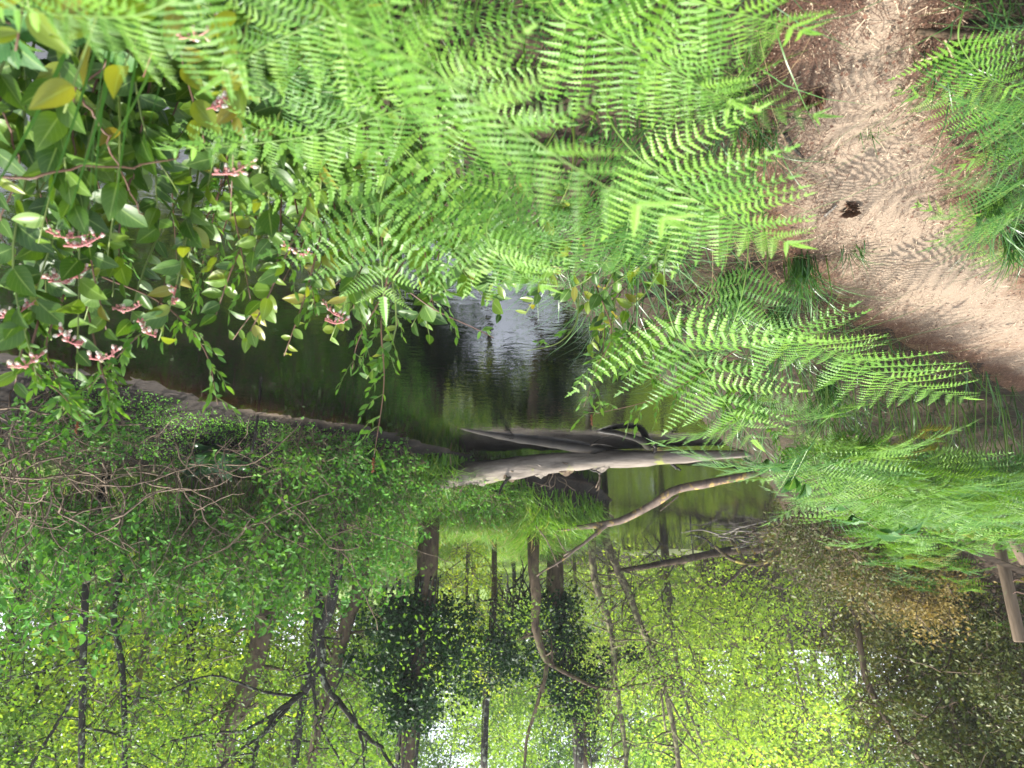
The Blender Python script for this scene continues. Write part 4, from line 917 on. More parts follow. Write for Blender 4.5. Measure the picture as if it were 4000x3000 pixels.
# ------------------------------------------------------------------ litter on the path
rng = np.random.default_rng(81)
def litter(name, n, mat, lab, Lr, wr, bias):
    k = rng.integers(28, 128, n); uu = rng.random(n)*1.5-0.25
    keep = rng.random(n) < bias(uu); k = k[keep]; uu = uu[keep]; N = len(k)
    f = rng.random(N)[:, None]; a = pl[k]+(pl[np.minimum(k+1, 159)]-pl[k])*f; b2 = pr[k]+(pr[np.minimum(k+1, 159)]-pr[k])*f
    xy = a+(b2-a)*uu[:, None]; z = terrain(xy[:, 0], xy[:, 1])[0]+0.017+0.004*rng.random(N)
    az = rng.normal(size=N)*0.9+2.2; L = Lr[0]+(Lr[1]-Lr[0])*rng.random(N)**2
    mb = MB(); mb.leaves(SLIM if wr == 1 else OVAL, np.stack([xy[:, 0], xy[:, 1], z+0.004], -1), np.stack([np.cos(az), np.sin(az), 0.12*rng.normal(size=N)], -1), unit(rng, N, 3.0), L, rng.random(N))
    if wr == 1:
        pass
    tag(mb.build(name, M[mat]), lab, 'litter', None, 'stuff')
NEED = T_([[0, -0.026, 0], [1, -0.02, 0], [1, 0.02, 0], [0, 0.026, 0.02]], [[0, 1, 2], [0, 2, 3]], [[0, 0], [0, 1], [0, 1], [0, 0]])
SLIM_SAVE = SLIM; SLIM = NEED
litter('needle_litter', 52000, 'litter', 'brown conifer needles and twig bits strewn over the sandy path', (0.010, 0.042), 1, lambda q: np.clip(0.10+1.9*np.abs(q-0.38)**1.4+0.25*(q > 0.65), 0, 1))
litter('straw_litter', 1500, 'litter_pale', 'pale straw bits scattered on the sandy path', (0.012, 0.05), 1, lambda q: 0.8+0*q)
SLIM = SLIM_SAVE
litter('leaf_litter', 3600, 'litter', 'small red-brown dead leaves scattered along the path edges', (0.008, 0.022), 2, lambda q: np.clip(0.12+1.2*np.abs(q-0.4), 0, 1))
litter('crumb_litter', 4000, 'litter_pale', 'pale crumbs of wood and shell on the path', (0.004, 0.010), 2, lambda q: 0.8+0*q)
def stick(label, pts, rad, mat, n=14, name='stick', cat='stick'):
    rng2 = np.random.default_rng(abs(hash(label)) % 1000 if False else len(label))
    W = spline(pts, n); base = W[0].copy(); W = W+rng2.normal(size=W.shape)*rad[0]*0.15
    b = MB(); b.tube(W-base, np.linspace(rad[0], rad[1], n)*(1+0.08*rng2.normal(size=n)), 8); o = b.build(name, M[mat]); o.location = base; tag(o, label, cat); return o
def G(x_, y_, dz=0.0):
    p = at_z(x_, y_, 0.0); p[2] = gz(p[0], p[1])+dz; return p
stick('dark crooked stick lying at the edge of the path', [G(3060, 470, 0.02), G(3090, 520, 0.03), G(3130, 570, 0.02)], (0.007, 0.005), 'bark_dark')
stick('thin dark twig across the needle litter', [G(3010, 405, 0.022), G(3070, 400, 0.022), G(3140, 408, 0.022)], (0.004, 0.002), 'bark_dark')
stick('weathered grey stick lying flat on the verge', [G(3560, 20, 0.03), G(3750, 25, 0.035), G(4050, 5, 0.03)], (0.009, 0.012), 'bark_brown', 18)
stick('short straw-coloured stick beside the path verge', [G(3570, 150, 0.02), G(3640, 122, 0.03)], (0.004, 0.003), 'litter_pale', 6)
stick('broken straw stalk leaning on the verge', [G(3665, 55, 0.02), G(3690, 100, 0.05)], (0.003, 0.003), 'litter_pale', 6)
stick('mossy grey stick half buried in the brown litter', [G(3215, 800, 0.02), G(3260, 755, 0.024)], (0.006, 0.004), 'driftwood', 8)
def cone(label, p, L, rng):
    r = thing('pine_cone', label, 'cone', p, rz=rng.random()*6)
    b = MB(); b.tube(np.array([[0, 0, L*0.2], [L*0.5, 0, L*0.24], [L, 0, L*0.2]]), [L*0.12, L*0.2, L*0.05], 8); b.build('core', M['cone'], r)
    b2 = MB(); V, F, UV = leaf_grid(L=L*0.34, W=0.30*L*0.9/(L*0.34)*0.3, na=3, nc=2, fold=0.3, curl=-0.5); V[:, 1] *= L*0.6; b2.add(V, F); sm = b2.mesh('scale', M['cone'])
    for k in range(34):
        t = k/34; a = k*2.4; rr = L*(0.10+0.10*math.sin(math.pi*(0.15+0.8*t)))
        p0 = np.array([L*t, rr*math.cos(a), L*0.22+rr*math.sin(a)]); d = np.array([0.7, math.cos(a), math.sin(a)])
        obj('scale', sm, r, frame(p0, d, np.array([-1.0, 0, 0]), 1.0))
cone('dark brown cone lying in a dent at the path edge', G(3165, 335, 0.01), 0.06, rng)
cone('reddish brown cone in the leaf litter by the grass', G(3300, 770, 0.01), 0.05, rng)

# ------------------------------------------------------------------ logs and branches in the stream
rng = np.random.default_rng(91)
def gnarl(P, amp, rng):
    return P+rng.normal(size=P.shape)*amp
def log_thing(name, label, pts, r0, r1, mat, n=26, ns=12, cat='log', rough=0.08, zoff=0.0, taper=None):
    W = spline(pts, n); base = W[0].copy(); P = W-base
    rad = np.linspace(r0, r1, n) if taper is None else np.interp(np.linspace(0, 1, n), taper[0], taper[1])
    r = thing(name, label, cat, base)
    b = MB(); b.tube(P, rad, ns)
    V = b.v[0]; a = np.tile(np.arange(ns), n)*2*math.pi/ns; s = np.repeat(np.linspace(0, 1, n), ns)
    C = np.repeat(P, ns, 0); k = 1+rough*(np.sin(a*3+s*17)+0.7*np.sin(a*5+s*31+1)+rng.normal(size=len(V))*0.4)
    b.v[0] = C+(V-C)*k[:, None]
    b.build('trunk', mat if not isinstance(mat, str) else M[mat], r)
    return r, P
def limb(r, P, rad, mat, name='branch', n=14, ns=7, wobble=0.15):
    W = spline(P, n); W = W+np.random.default_rng(len(P)*7+int(abs(P[0][0])*100)).normal(size=W.shape)*rad[0]*wobble
    b = MB(); b.tube(W, np.linspace(rad[0], rad[1], n), ns); return b.build(name, M[mat], r)
# main fallen log
r, P = log_thing('fallen_log', 'pale weathered log lying across the stream with moss near its thick end', [at(1330, 1975, 13.1), at(1750, 1868, 12.05), at(2100, 1815, 11.65), at(2500, 1790, 11.45), at(2960, 1772, 11.35)], 0.25, 0.11, 'log_wood', 48, 14, rough=0.10, taper=([0, 0.1, 0.35, 0.7, 0.97, 1.0], [0.23, 0.23, 0.19, 0.14, 0.06, 0.045]))
B0 = at(1330, 1975, 13.1)
for q in ([(2540, 1790, 11.4), (2560, 1745, 11.3), (2510, 1725, 11.2)], [(2230, 1810, 11.6), (2300, 1830, 11.5), (2350, 1850, 11.4)], [(2880, 1775, 11.4), (2960, 1815, 11.3), (3060, 1800, 11.2)], [(2600, 1785, 11.4), (2640, 1825, 11.4), (2660, 1835, 11.4)], [(2020, 1825, 11.7), (1960, 1900, 11.6), (1950, 1930, 11.5)]):
    limb(r, [at(*a)-B0 for a in q], (0.035, 0.012), 'log_wet')
# mossy strip and bark scales on the log
for k in range(9):
    t = 0.05+0.09*k; i = int(t*39); p = P[i]+np.array([0, -0.02, 0.22-0.1*t])
    b = MB(); V, F, UV = leaf_grid(L=0.28, W=0.35, fold=-0.3, curl=0.1, na=6, nc=4, wav=0.12); b.add(V+np.array([0, 0, 0.01])+rng.normal(size=V.shape)*0.008, F); o = b.build('bark_plate', M['bark_brown'] if k % 2 else M['log_wood'], r, False); o.matrix_basis = frame(p, P[i+1]-P[i], np.array([0, -0.5, 1.0]), 1.0)
# dark sunken log
r, P = log_thing('sunken_log', 'dark wet log slanting out of the brown shallows toward the pale log', [at_z(1760, 1655, WZ-0.05), at_z(1960, 1698, WZ-0.02), at_z(2200, 1735, WZ+0.0), at_z(2480, 1775, WZ-0.01)], 0.10, 0.16, 'log_wet', 26, 10, taper=([0, 0.12, 0.75, 1], [0.02, 0.06, 0.10, 0.03]))
B1 = at_z(1760, 1655, WZ-0.02)
for q in ([(2050, 1715), (2010, 1700), (1975, 1680)], [(2300, 1745), (2340, 1720), (2400, 1715)]):
    limb(r, [at_z(q[0][0], q[0][1], WZ)-B1+np.array([0, 0, z]) for z in (0.0,)]+[at_z(a[0], a[1], WZ)-B1+np.array([0, 0, 0.06*k]) for k, a in enumerate(q[1:], 1)], (0.012, 0.004), 'log_wet')
# curved dark branch in the water
r, P = log_thing('water_branch', 'curved dark branch arching just above the water by the log', [at_z(2330, 1682, WZ-0.01), at_z(2420, 1695, WZ+0.06), at_z(2500, 1720, WZ+0.1), at_z(2530, 1745, WZ+0.06)], 0.03, 0.06, 'log_wet', 18, 8, cat='branch')
# pale lichened fallen branch, forked
r, P = log_thing('fallen_branch', 'pinkish grey fallen branch with orange lichen forking onto the grassy bank', [at(2960, 1848, 13.2), at(2780, 1885, 13.3), at(2640, 1915, 13.5), at(2540, 1975, 13.7), at(2420, 2035, 14.0), at(2300, 2055, 14.2), at(2170, 2072, 14.4)], 0.085, 0.05, 'branch_lichen', 34, 9, cat='branch', taper=([0, 0.2, 0.7, 1], [0.06, 0.085, 0.07, 0.035]))
B2 = at(2960, 1848, 13.2)
for q, rd in (([(2380, 2042, 14.1), (2330, 2085, 14.0), (2230, 2160, 13.9), (2095, 2250, 13.8)], (0.05, 0.015)), ([(2345, 2050, 14.1), (2310, 2100, 14.1), (2200, 2170, 14.1)], (0.035, 0.018)), ([(2180, 2070, 14.4), (2170, 2010, 14.2), (2130, 1985, 14.1)], (0.02, 0.008)), ([(2165, 2073, 14.4), (2200, 2140, 14.3), (2230, 2165, 14.2)], (0.018, 0.008)), ([(2650, 1935, 13.5), (2610, 1970, 13.4), (2580, 1995, 13.3)], (0.018, 0.010)), ([(2090, 2050, 13.9), (2140, 2120, 13.9), (2180, 2215, 13.9)], (0.016, 0.008))):
    limb(r, [at(*a)-B2 for a in q], rd, 'branch_lichen')
# dam: log, arched branch, pile of sticks
r, P = log_thing('dam_log', 'long dark log lying level across the far end of the water', [at(2380, 2235, 24), at(2600, 2200, 24), at(2800, 2160, 24), at(3060, 2130, 24)], 0.13, 0.2, 'bark_brown', 24, 10, rough=0.13, taper=([0, 0.5, 1], [0.07, 0.12, 0.17]))
B3 = at(2380, 2235, 24)
for q, rd in (([(2800, 2150, 24), (2760, 2110, 23.6), (2710, 2090, 23.4), (2680, 2095, 23.4)], (0.05, 0.02)), ([(2640, 2190, 24), (2620, 2230, 24), (2600, 2240, 24)], (0.04, 0.015)), ([(2590, 2200, 24), (2550, 2140, 23.8), (2510, 2090, 23.8)], (0.03, 0.01)), ([(2710, 2175, 24), (2700, 2090, 23.8), (2705, 2050, 23.8)], (0.03, 0.01)), ([(2920, 2150, 24), (2840, 2070, 23.8)], (0.05, 0.015))):
    limb(r, [at(*a)-B3 for a in q], rd, 'bark_dark')
r, P = log_thing('arched_branch', 'arched branch with yellow lichen over the stick pile', [at(2790, 2130, 23), at(2850, 2180, 23), at(2930, 2203, 23), at(3000, 2190, 23), at(3045, 2150, 23)], 0.05, 0.1, 'branch_yellow', 22, 8, cat='branch')
B4 = at(2790, 2130, 23)
limb(r, [at(2845, 2100, 23)-B4, at(2885, 2150, 23)-B4, at(2905, 2195, 23)-B4], (0.05, 0.06), 'branch_yellow')
limb(r, [at(2915, 2205, 23)-B4, at(2860, 2260, 23)-B4, at(2820, 2290, 23)-B4], (0.06, 0.03), 'bark_brown')
limb(r, [at(2990, 2195, 23)-B4, at(2960, 2230, 23)-B4, at(2940, 2250, 23)-B4], (0.04, 0.03), 'branch_yellow')
G_ST = ('grey dead stick in the tangled pile at the far water edge', 'sticks of the tangled pile')
for k in range(70):
    c = at(2960+110*rng.normal()*0.8, 2085+30*rng.normal(), 22.5+0.8*rng.normal()); c[2] = max(c[2], WZ+0.03)
    d = unit(rng, 1)[0]*np.array([1.0, 0.5, 0.22]); d /= np.linalg.norm(d); L = 0.4+1.1*rng.random()
    b = MB(); W = spline([-d*L/2, rng.normal(size=3)*0.05, d*L/2], 8); b.tube(W, np.linspace(0.022, 0.007, 8)*(0.6+0.9*rng.random()), 5)
    o = b.build('stick', M[('driftwood', 'bark_dark', 'bark_brown')[rng.integers(3)]]); o.location = c; tag(o, G_ST[0], 'stick', G_ST[1])
# pale algae mat on the far water
p0 = at_z(2600, 2158, WZ); mb = MB(); nA = 40; an = np.linspace(0, 2*math.pi, nA, endpoint=False)
rr = 1+0.12*np.sin(3*an)+0.08*np.sin(7*an+1)
ring = np.stack([p0[0]+2.0*rr*np.cos(an), p0[1]+1.6*rr*np.sin(an), np.full(nA, WZ+0.006)], -1)
mb.add(np.vstack([[p0[0], p0[1], WZ+0.008], ring]), [[0, 1+k, 1+(k+1) % nA] for k in range(nA)]); tag(mb.build('algae_mat', M['algae']), 'pale speckled mat of algae floating at the far water end', 'algae', None, 'stuff')
# stake in the mud
stick('dark upright stake stuck in the far mud bank', [at(985, 1655, 9.6)+np.array([0, 0, 0.42]), at(975, 1775, 9.6)] if False else [at_z(1005, 1650, -0.88)+np.array([0, 0, -0.1]), at_z(1005, 1650, -0.88)+np.array([0.03, 0.02, 0.40])], (0.02, 0.017), 'bark_dark', 8, 'stake', 'stake')

# ------------------------------------------------------------------ skunk-cabbage-like plant with broad leaves
def broad_plant(label, p, n, L, rng):
    r = thing('broad_leaf_plant', label, 'plant', p)
    for k in range(n):
        a = k*2.4+rng.normal()*0.2; el = 0.4+1.3*rng.random()
        d = np.array([math.cos(a), math.sin(a), el]); l = L*(0.6+0.6*rng.random())
        obj('leaf', LM['skunk'][rng.integers(3)], r, frame(np.zeros(3), d, np.array([-d[0]*0.5, -d[1]*0.5-0.3, 1.0]), l))
rng = np.random.default_rng(95)
broad_plant('plant with large dark upright leaves on the far mud bank', at_z(850, 1740, -0.75), 16, 0.62, rng)
broad_plant('low plant with broad drooping leaves beside the larger leafy plant', at_z(770, 1800, -0.7), 10, 0.5, rng)
broad_plant('small plant with broad dark leaves beside the pale log', at_z(1790, 1870, -0.7), 8, 0.35, rng)

# ------------------------------------------------------------------ shrubs of the far bank
def walk(rng, p, d, L, n, wob_, grav):
    P = [np.array(p, float)]; d = np.array(d, float); d /= np.linalg.norm(d)
    for k in range(n-1):
        d = d+rng.normal(size=3)*wob_+np.array([0, 0, grav]); d /= np.linalg.norm(d); P.append(P[-1]+d*L/(n-1))
    return np.array(P), d
def shrub_proto(seed, H, W, nst, ntw, nlf, lsz, leafm='shrub', tpl=OVAL, low=0.35, name='bank_shrub', gauss=0.06, twigm='twig'):
    rng = np.random.default_rng(seed); r = thing(name, 'x', 'shrub')
    b = MB(); pos, axs = [], []
    for k in range(nst):
        a = rng.random()*6.28; sp_ = rng.random()**0.6
        d = np.array([math.cos(a)*sp_*W/H*1.1, math.sin(a)*sp_*W/H*1.1, 1.0])
        P, _ = walk(rng, [0.12*math.cos(a)*W, 0.12*math.sin(a)*W, 0], d, H*(0.75+0.4*rng.random()), 8, 0.12, -0.03)
        b.tube(P, np.linspace(0.012, 0.004, 8), 4, rng.random(), cap=False)
        for q in range(ntw):
            i = rng.integers(2, 8); v = unit(rng, 1, 0.35)[0]
            Q, dd = walk(rng, P[i], v, 0.25+0.35*rng.random(), 5, 0.18, -0.02)
            b.tube(Q, np.linspace(0.005, 0.002, 5), 3, rng.random(), cap=False)
            if Q[-1][2] < low*H*0.6 and rng.random() < 0.75: continue
            m = max(3, int(nlf*(0.6+0.8*rng.random()))); t = rng.random(m)**0.45*4; ii = np.minimum(3, t.astype(int)); fr = (t-ii)[:, None]
            pp = Q[ii]*(1-fr)+Q[ii+1]*fr+rng.normal(size=(m, 3))*gauss
            pos.append(pp); axs.append(np.repeat((Q[-1]-Q[0])[None], m, 0)/np.linalg.norm(Q[-1]-Q[0])*0.7+unit(rng, m, 0.3)*0.9)
    b.build('stem', M[twigm], r)
    cl = np.concatenate([np.full(len(q), rng.random()) for q in pos])
    pos = np.concatenate(pos); axs = np.concatenate(axs); N = len(pos)
    b = MB(); b.leaves(tpl, pos, axs, unit(rng, N, 1.1), lsz*(0.6+0.7*rng.random(N)), 0.45*cl+0.55*rng.random(N))
    o = b.build('foliage', M[leafm], r); o['kind'] = 'stuff'
    return r
SP = [shrub_proto(300+k, 1.9+0.2*k, 1.3, 13, 12, 8, 0.112, gauss=0.05) for k in range(4)]
SPL = [shrub_proto(320+k, 1.0, 0.9, 11, 10, 9, 0.085, low=0.15, gauss=0.04) for k in range(2)]
rng = np.random.default_rng(111)
G_FB = ('bushy far-bank shrub with small glossy leaves above tangled brown twigs', 'shrubs with small glossy leaves on the far bank')
G_FL = ('low far-bank shrub of loose sprigs at the mud edge', 'low shrubs at the far mud edge')
sp_a, sp_b = [], []
def shrub_label(xx, d, s):
    wh = 'around the slender dark trunks' if xx < 650 else ('before the vine-wrapped trunk' if xx < 1150 else 'below the dark fanning tree')
    return f"{'tall' if s > 0.93 else 'short'} small-leaved shrub {wh}, "+('fronting the mud' if d < 2.2 else 'set back from the mud')
for k in range(400):
    if len(sp_a) >= 28: break
    x = -0.6+8.0*rng.random(); y = 6.0+8.0*rng.random()
    h, d, nr, ins = [q[0] for q in terrain(np.array([x]), np.array([y]))]
    if ins or nr or d < 1.1 or d > 4.5: continue
    if x < 1.0 and d < 1.6: continue
    xx, yy, dz = pix((x, y, h+1))
    if xx > 1480 or xx < -300: continue
    if 420 < xx < 1150 and d < 1.9: continue
    if xx <= 420 and d < 2.3: continue
    if any((x-q[0][0])**2+(y-q[0][1])**2 < 0.5 for q in sp_a): continue
    s = 0.75+0.35*rng.random()
    if d < 1.5: s *= 0.75
    sp_a.append(((x, y, h-0.03), (0, 0, rng.random()*6.28), s, shrub_label(xx, d, s), G_FB[1]))
for k in range(400):
    if len(sp_b) >= 22: break
    x = -1.8+7.5*rng.random(); y = 6.0+8.0*rng.random()
    h, d, nr, ins = [q[0] for q in terrain(np.array([x]), np.array([y]))]
    if ins or nr or d < 0.3 or d > 1.3: continue
    xx, yy, dz = pix((x, y, h+0.4))
    if xx > 2250 or xx < -200 or (420 < xx < 1150): continue
    sc_ = 0.55+0.4*rng.random()
    sp_b.append(((x, y, h-0.03), (0, 0, rng.random()*6.28), sc_, ('larger' if sc_ > 0.75 else 'smaller')+' loose sprigged shrub at the mud edge '+('below the slender trunks' if xx < 420 else ('between the stake and the pale log' if xx < 1600 else 'around the pale log')), G_FL[1]))
for x_, y_ in ((1640, 1850), (1760, 1868), (1880, 1858), (1950, 1905), (1560, 1830)):
    p = at_z(x_, y_, -0.8); sc_ = 0.5+0.15*rng.random(); sp_b.append(((p[0], p[1]-0.25, gz(p[0], p[1]-0.25)-0.03), (0, 0, rng.random()*6.28), sc_, 'leafy sprigged shrub hiding the thick end of the pale log', G_FL[1]))
for k, q in enumerate(SP): place_many(q, sp_a[k::4])
for k, q in enumerate(SPL): place_many(q, sp_b[k::2])
# brown brushwood on the near shore beside the stick pile
BR = shrub_proto(330, 1.3, 1.3, 16, 13, 7, 0.08, leafm='olive_leaf', low=0.1, name='brushwood')
brs = []
for k in range(16):
    x_ = 3130+270*rng.random(); dpt = 12+9*rng.random(); p = at(x_, 2100, dpt)
    h, d, nr, ins = [q[0] for q in terrain(p[:1], p[1:2])]
    if ins or not nr or d > 3.5: continue
    s_ = 0.6+0.5*rng.random()
    brs.append(((p[0], p[1], h-0.05), (0, 0, rng.random()*6.28), s_, ('larger' if s_ > 0.85 else 'smaller')+' brown twiggy brushwood beside the tangled stick pile, '+('close to the ferns' if dpt < 16 else 'close to the dam log'), 'brushwood beside the stick pile'))
place_many(BR, brs)
# tangled bare twigs
G_TW = ('bare brown twig in the tangle under the far-bank shrubs', 'bare twigs tangled under the far-bank shrubs')
for k in range(165):
    x_ = rng.random()**1.6*1500-40; y_ = 1580+400*rng.random()+0.12*x_; d = 7.5+0.0022*x_+rng.random()
    p = at(x_, y_, d); h = gz(p[0], p[1])
    if p[2] < h: p[2] = h+0.05
    P, _ = walk(rng, np.zeros(3), unit(rng, 1, 0.4)[0], 0.6+1.1*rng.random(), 12, 0.20, 0.0)
    b = MB(); b.tube(P, np.linspace(0.010, 0.004, 12)*(0.7+0.8*rng.random()), 4, rng.random())
    for q in range(3):
        i = rng.integers(2, 9); Q, _ = walk(rng, P[i], unit(rng, 1, 0.3)[0], 0.15+0.3*rng.random(), 6, 0.2, 0); b.tube(Q, np.linspace(0.004, 0.0015, 6), 3)
    o = b.build('twig', M['twig']); o.location = p; tag(o, ('upright' if P[:, 2].max() > 0.5 else 'sprawling')+' bare brown twig in the tangle '+('under the slender trunks' if x_ < 350 else ('around the broad-leaved plants' if x_ < 900 else 'below the dark fanning tree'))+(', near the mud' if y_ < 1780 else ', up in the shrubs'), 'twig', G_TW[1])

# ------------------------------------------------------------------ trees
def pixpath(pts): return [at(*q) for q in pts]
def dead_twigs(b, P, rad, rng, n, L, lvl2=3, s0=0.15, up=0.0, droop=0.0):
    for k in range(n):
        i = rng.integers(int(len(P)*s0), len(P)-1); v = unit(rng, 1, up)[0]
        Q, _ = walk(rng, P[i], v, L*(0.4+0.8*rng.random()), 8, 0.16, droop); b.tube(Q, np.linspace(rad*0.35, rad*0.06, 8), 4, rng.random(), cap=False)
        for q in range(lvl2):
            j = rng.integers(2, 8); S, _ = walk(rng, Q[j], unit(rng, 1, up)[0], L*0.35*(0.4+rng.random()), 6, 0.2, droop); b.tube(S, np.linspace(rad*0.12, rad*0.04, 6), 3, rng.random(), cap=False)
def crown_leaves(rng, centres, radius, n, lsz, tpl, mat, r, name='crown', upn=0.9, squash=0.7, axup=-0.1):
    pos = []
    for c in centres:
        m = int(n*(0.5+rng.random())); v = rng.normal(size=(m, 3))*radius*(0.6+0.6*rng.random()); v[:, 2] *= squash; pos.append(c+v)
    cl = np.concatenate([np.full(len(q), rng.random()) for q in pos])
    pos = np.concatenate(pos); N = len(pos)
    b = MB(); b.leaves(tpl, pos, unit(rng, N, axup), unit(rng, N, upn), lsz*(0.6+0.7*rng.random(N)), np.clip(rng.random(N)*0.55+0.45*cl, 0, 1))
    o = b.build(name, M[mat], r); o['kind'] = 'stuff'; return o
def hero_tree(label, trunk, r0, r1, mat, branches=(), twigs=0, twigL=0.8, leaves=None, ns=9, seed=0, name='tree', cat='tree', ground=True, rough=0.06):
    rng = np.random.default_rng(seed+500)
    W = spline(pixpath(trunk), 24); base = W[0].copy()
    if ground:
        g = gz(base[0], base[1])
        if base[2] > g: W = np.vstack([[base[0], base[1], g-0.05], W]); base = W[0].copy()
    P = W-base; n = len(P)
    r = thing(name, label, cat, base)
    b = MB(); rad = np.linspace(r0, r1, n); rad[0] *= 1.25; b.tube(P, rad, ns)
    V = b.v[0]; C = np.repeat(P, ns, 0); a = np.tile(np.arange(ns), n)*2*math.pi/ns; b.v[0] = C+(V-C)*(1+rough*(np.sin(a*3+np.repeat(np.arange(n), ns)*0.5)+rng.normal(size=len(V))*0.6))[:, None]
    b.build('trunk', M[mat], r)
    cents = []
    for pts, ra, rb in branches:
        Q = spline(pixpath(pts), 16)-base; Q[1:] += rng.normal(size=Q[1:].shape)*ra*0.15
        b = MB(); b.tube(Q, np.linspace(ra, rb, 16), 7); dead_twigs(b, Q, ra, rng, 7, 0.7, 2, 0.3, 0.2); b.build('branch', M[mat], r)
        cents += [Q[6], Q[10], Q[14], Q[15]]
    if twigs:
        b = MB(); dead_twigs(b, P, r0*0.8, rng, twigs, twigL, 4); o = b.build('twigs', M[mat], r); o['kind'] = 'stuff'
    if leaves:
        nn, rad_, lsz, lm, ncl = leaves
        top = P[int(len(P)*0.45):]
        cs = [top[rng.integers(len(top))]+rng.normal(size=3)*np.array([1.2, 1.0, 0.8]) for _ in range(ncl)]+cents
        crown_leaves(rng, cs, rad_, nn, lsz, DIAM, lm, r)
    return r
hero_tree('slender dark mottled trunk rising straight from the far-bank shrubs', [(335, 2280, 10.5), (325, 2600, 10.5), (318, 3000, 10.6), (330, 3600, 10.8)], 0.055, 0.045, 'bark_dark', [([(320, 2680, 10.5), (240, 2800, 10.4), (130, 2980, 10.2), (60, 3120, 10.2)], 0.035, 0.018), ([(325, 2570, 10.5), (200, 2610, 10.2), (20, 2660, 9.8)], 0.02, 0.008), ([(330, 2840, 10.5), (480, 2880, 10.7), (650, 2980, 11)], 0.02, 0.008)], 14, 0.8, (70, 0.35, 0.07, 'tree_leaf', 22), seed=1)
hero_tree('second slender dark trunk parallel to the mottled one', [(440, 2400, 11.5), (475, 2600, 11.5), (485, 2800, 11.5), (488, 3050, 11.6), (500, 3600, 11.8)], 0.055, 0.04, 'bark_dark', [([(485, 2720, 11.5), (600, 2740, 11.7), (680, 2830, 12)], 0.022, 0.01), ([(480, 2470, 11.5), (560, 2475, 11.6), (700, 2460, 11.6)], 0.018, 0.008), ([(488, 2970, 11.5), (560, 2990, 11.6), (640, 3040, 11.6)], 0.02, 0.008)], 14, 0.8, (70, 0.4, 0.07, 'tree_leaf', 20), seed=2)
hero_tree('thick leaning trunk wrapped in rope-like vine stems', [(1090, 2300, 13), (1040, 2430, 13), (990, 2600, 13), (930, 2780, 13), (890, 2900, 13.1), (850, 3400, 13.4)], 0.21, 0.14, 'bark_brown', [([(950, 2720, 13), (830, 2800, 12.8), (700, 2860, 12.5)], 0.04, 0.015)], 16, 0.8, (80, 0.45, 0.08, 'tree_leaf', 18), seed=3, rough=0.12)
hero_tree('dark crooked tree whose black limbs fan out against the bright leaves', [(1310, 2280, 11.5), (1280, 2400, 11.5), (1245, 2470, 11.5), (1255, 2560, 11.5), (1250, 2600, 11.5), (1190, 2700, 11.4)], 0.10, 0.065, 'bark_dark',
          [([(1190, 2700, 11.4), (1080, 2790, 11.2), (1010, 2900, 11.0), (980, 3020, 10.8), (950, 3200, 10.6)], 0.055, 0.03), ([(1250, 2600, 11.5), (1280, 2690, 11.4), (1340, 2760, 11.3), (1420, 2870, 11.2), (1490, 2920, 11.1), (1540, 3010, 11)], 0.06, 0.025), ([(1220, 2660, 11.4), (1230, 2740, 11.3), (1250, 2830, 11.2), (1340, 2990, 11)], 0.035, 0.016), ([(1170, 2720, 11.4), (1020, 2700, 11.2), (830, 2640, 11), (600, 2720, 10.7)], 0.028, 0.01), ([(1120, 2760, 11.3), (960, 2850, 11.1), (850, 2860, 11), (640, 2900, 10.8)], 0.03, 0.012), ([(1130, 2760, 11.3), (1050, 2850, 11.0), (900, 2960, 10.8), (820, 3050, 10.6)], 0.035, 0.015), ([(1400, 2850, 11.2), (1420, 2930, 11.1), (1420, 3020, 11)], 0.03, 0.014)], 8, 0.5, (60, 0.4, 0.07, 'tree_leaf', 10), seed=4, rough=0.05)
hero_tree('mottled trunk behind the dark fanning tree', [(1235, 2500, 14.5), (1200, 2620, 14.5), (1180, 2760, 14.5), (1150, 3010, 14.5), (1130, 3500, 14.6)], 0.10, 0.08, 'bark_dark', [([(1160, 2890, 14.5), (1260, 2900, 14.6), (1400, 2890, 14.6)], 0.025, 0.01)], 8, 0.7, (70, 0.45, 0.08, 'tree_leaf', 14), seed=5)
hero_tree('mossy brown trunk leaning beside the ivy-clad tree', [(1400, 2320, 14), (1355, 2440, 14), (1310, 2600, 14), (1270, 2750, 14), (1230, 2900, 14.1), (1180, 3300, 14.3)], 0.14, 0.09, 'bark_brown', [([(1330, 2550, 14), (1400, 2640, 14.2), (1500, 2680, 14.2)], 0.03, 0.01)], 12, 0.8, (70, 0.4, 0.08, 'tree_leaf', 14), seed=6, rough=0.1)
hero_tree('pale grey trunk bending into a low sweeping limb', [(2085, 2230, 14.5), (2095, 2330, 14.5), (2090, 2430, 14.5), (2105, 2500, 14.5), (2130, 2570, 14.5), (2160, 2600, 14.5)], 0.115, 0.06, 'bark_brown', [([(2160, 2600, 14.5), (2230, 2640, 14.4), (2330, 2685, 14.3), (2430, 2690, 14.2), (2560, 2655, 14.0), (2630, 2640, 13.9)], 0.045, 0.022), ([(2140, 2585, 14.5), (2125, 2660, 14.5), (2090, 2780, 14.6), (2060, 2880, 14.7), (2040, 3050, 14.8)], 0.05, 0.03), ([(2330, 2685, 14.3), (2340, 2740, 14.2), (2320, 2810, 14.1), (2220, 2830, 14)], 0.03, 0.012), ([(2430, 2690, 14.2), (2510, 2620, 14.0), (2570, 2590, 13.9)], 0.03, 0.014)], 6, 0.6, (110, 0.4, 0.07, 'tree_leaf', 16), seed=7)
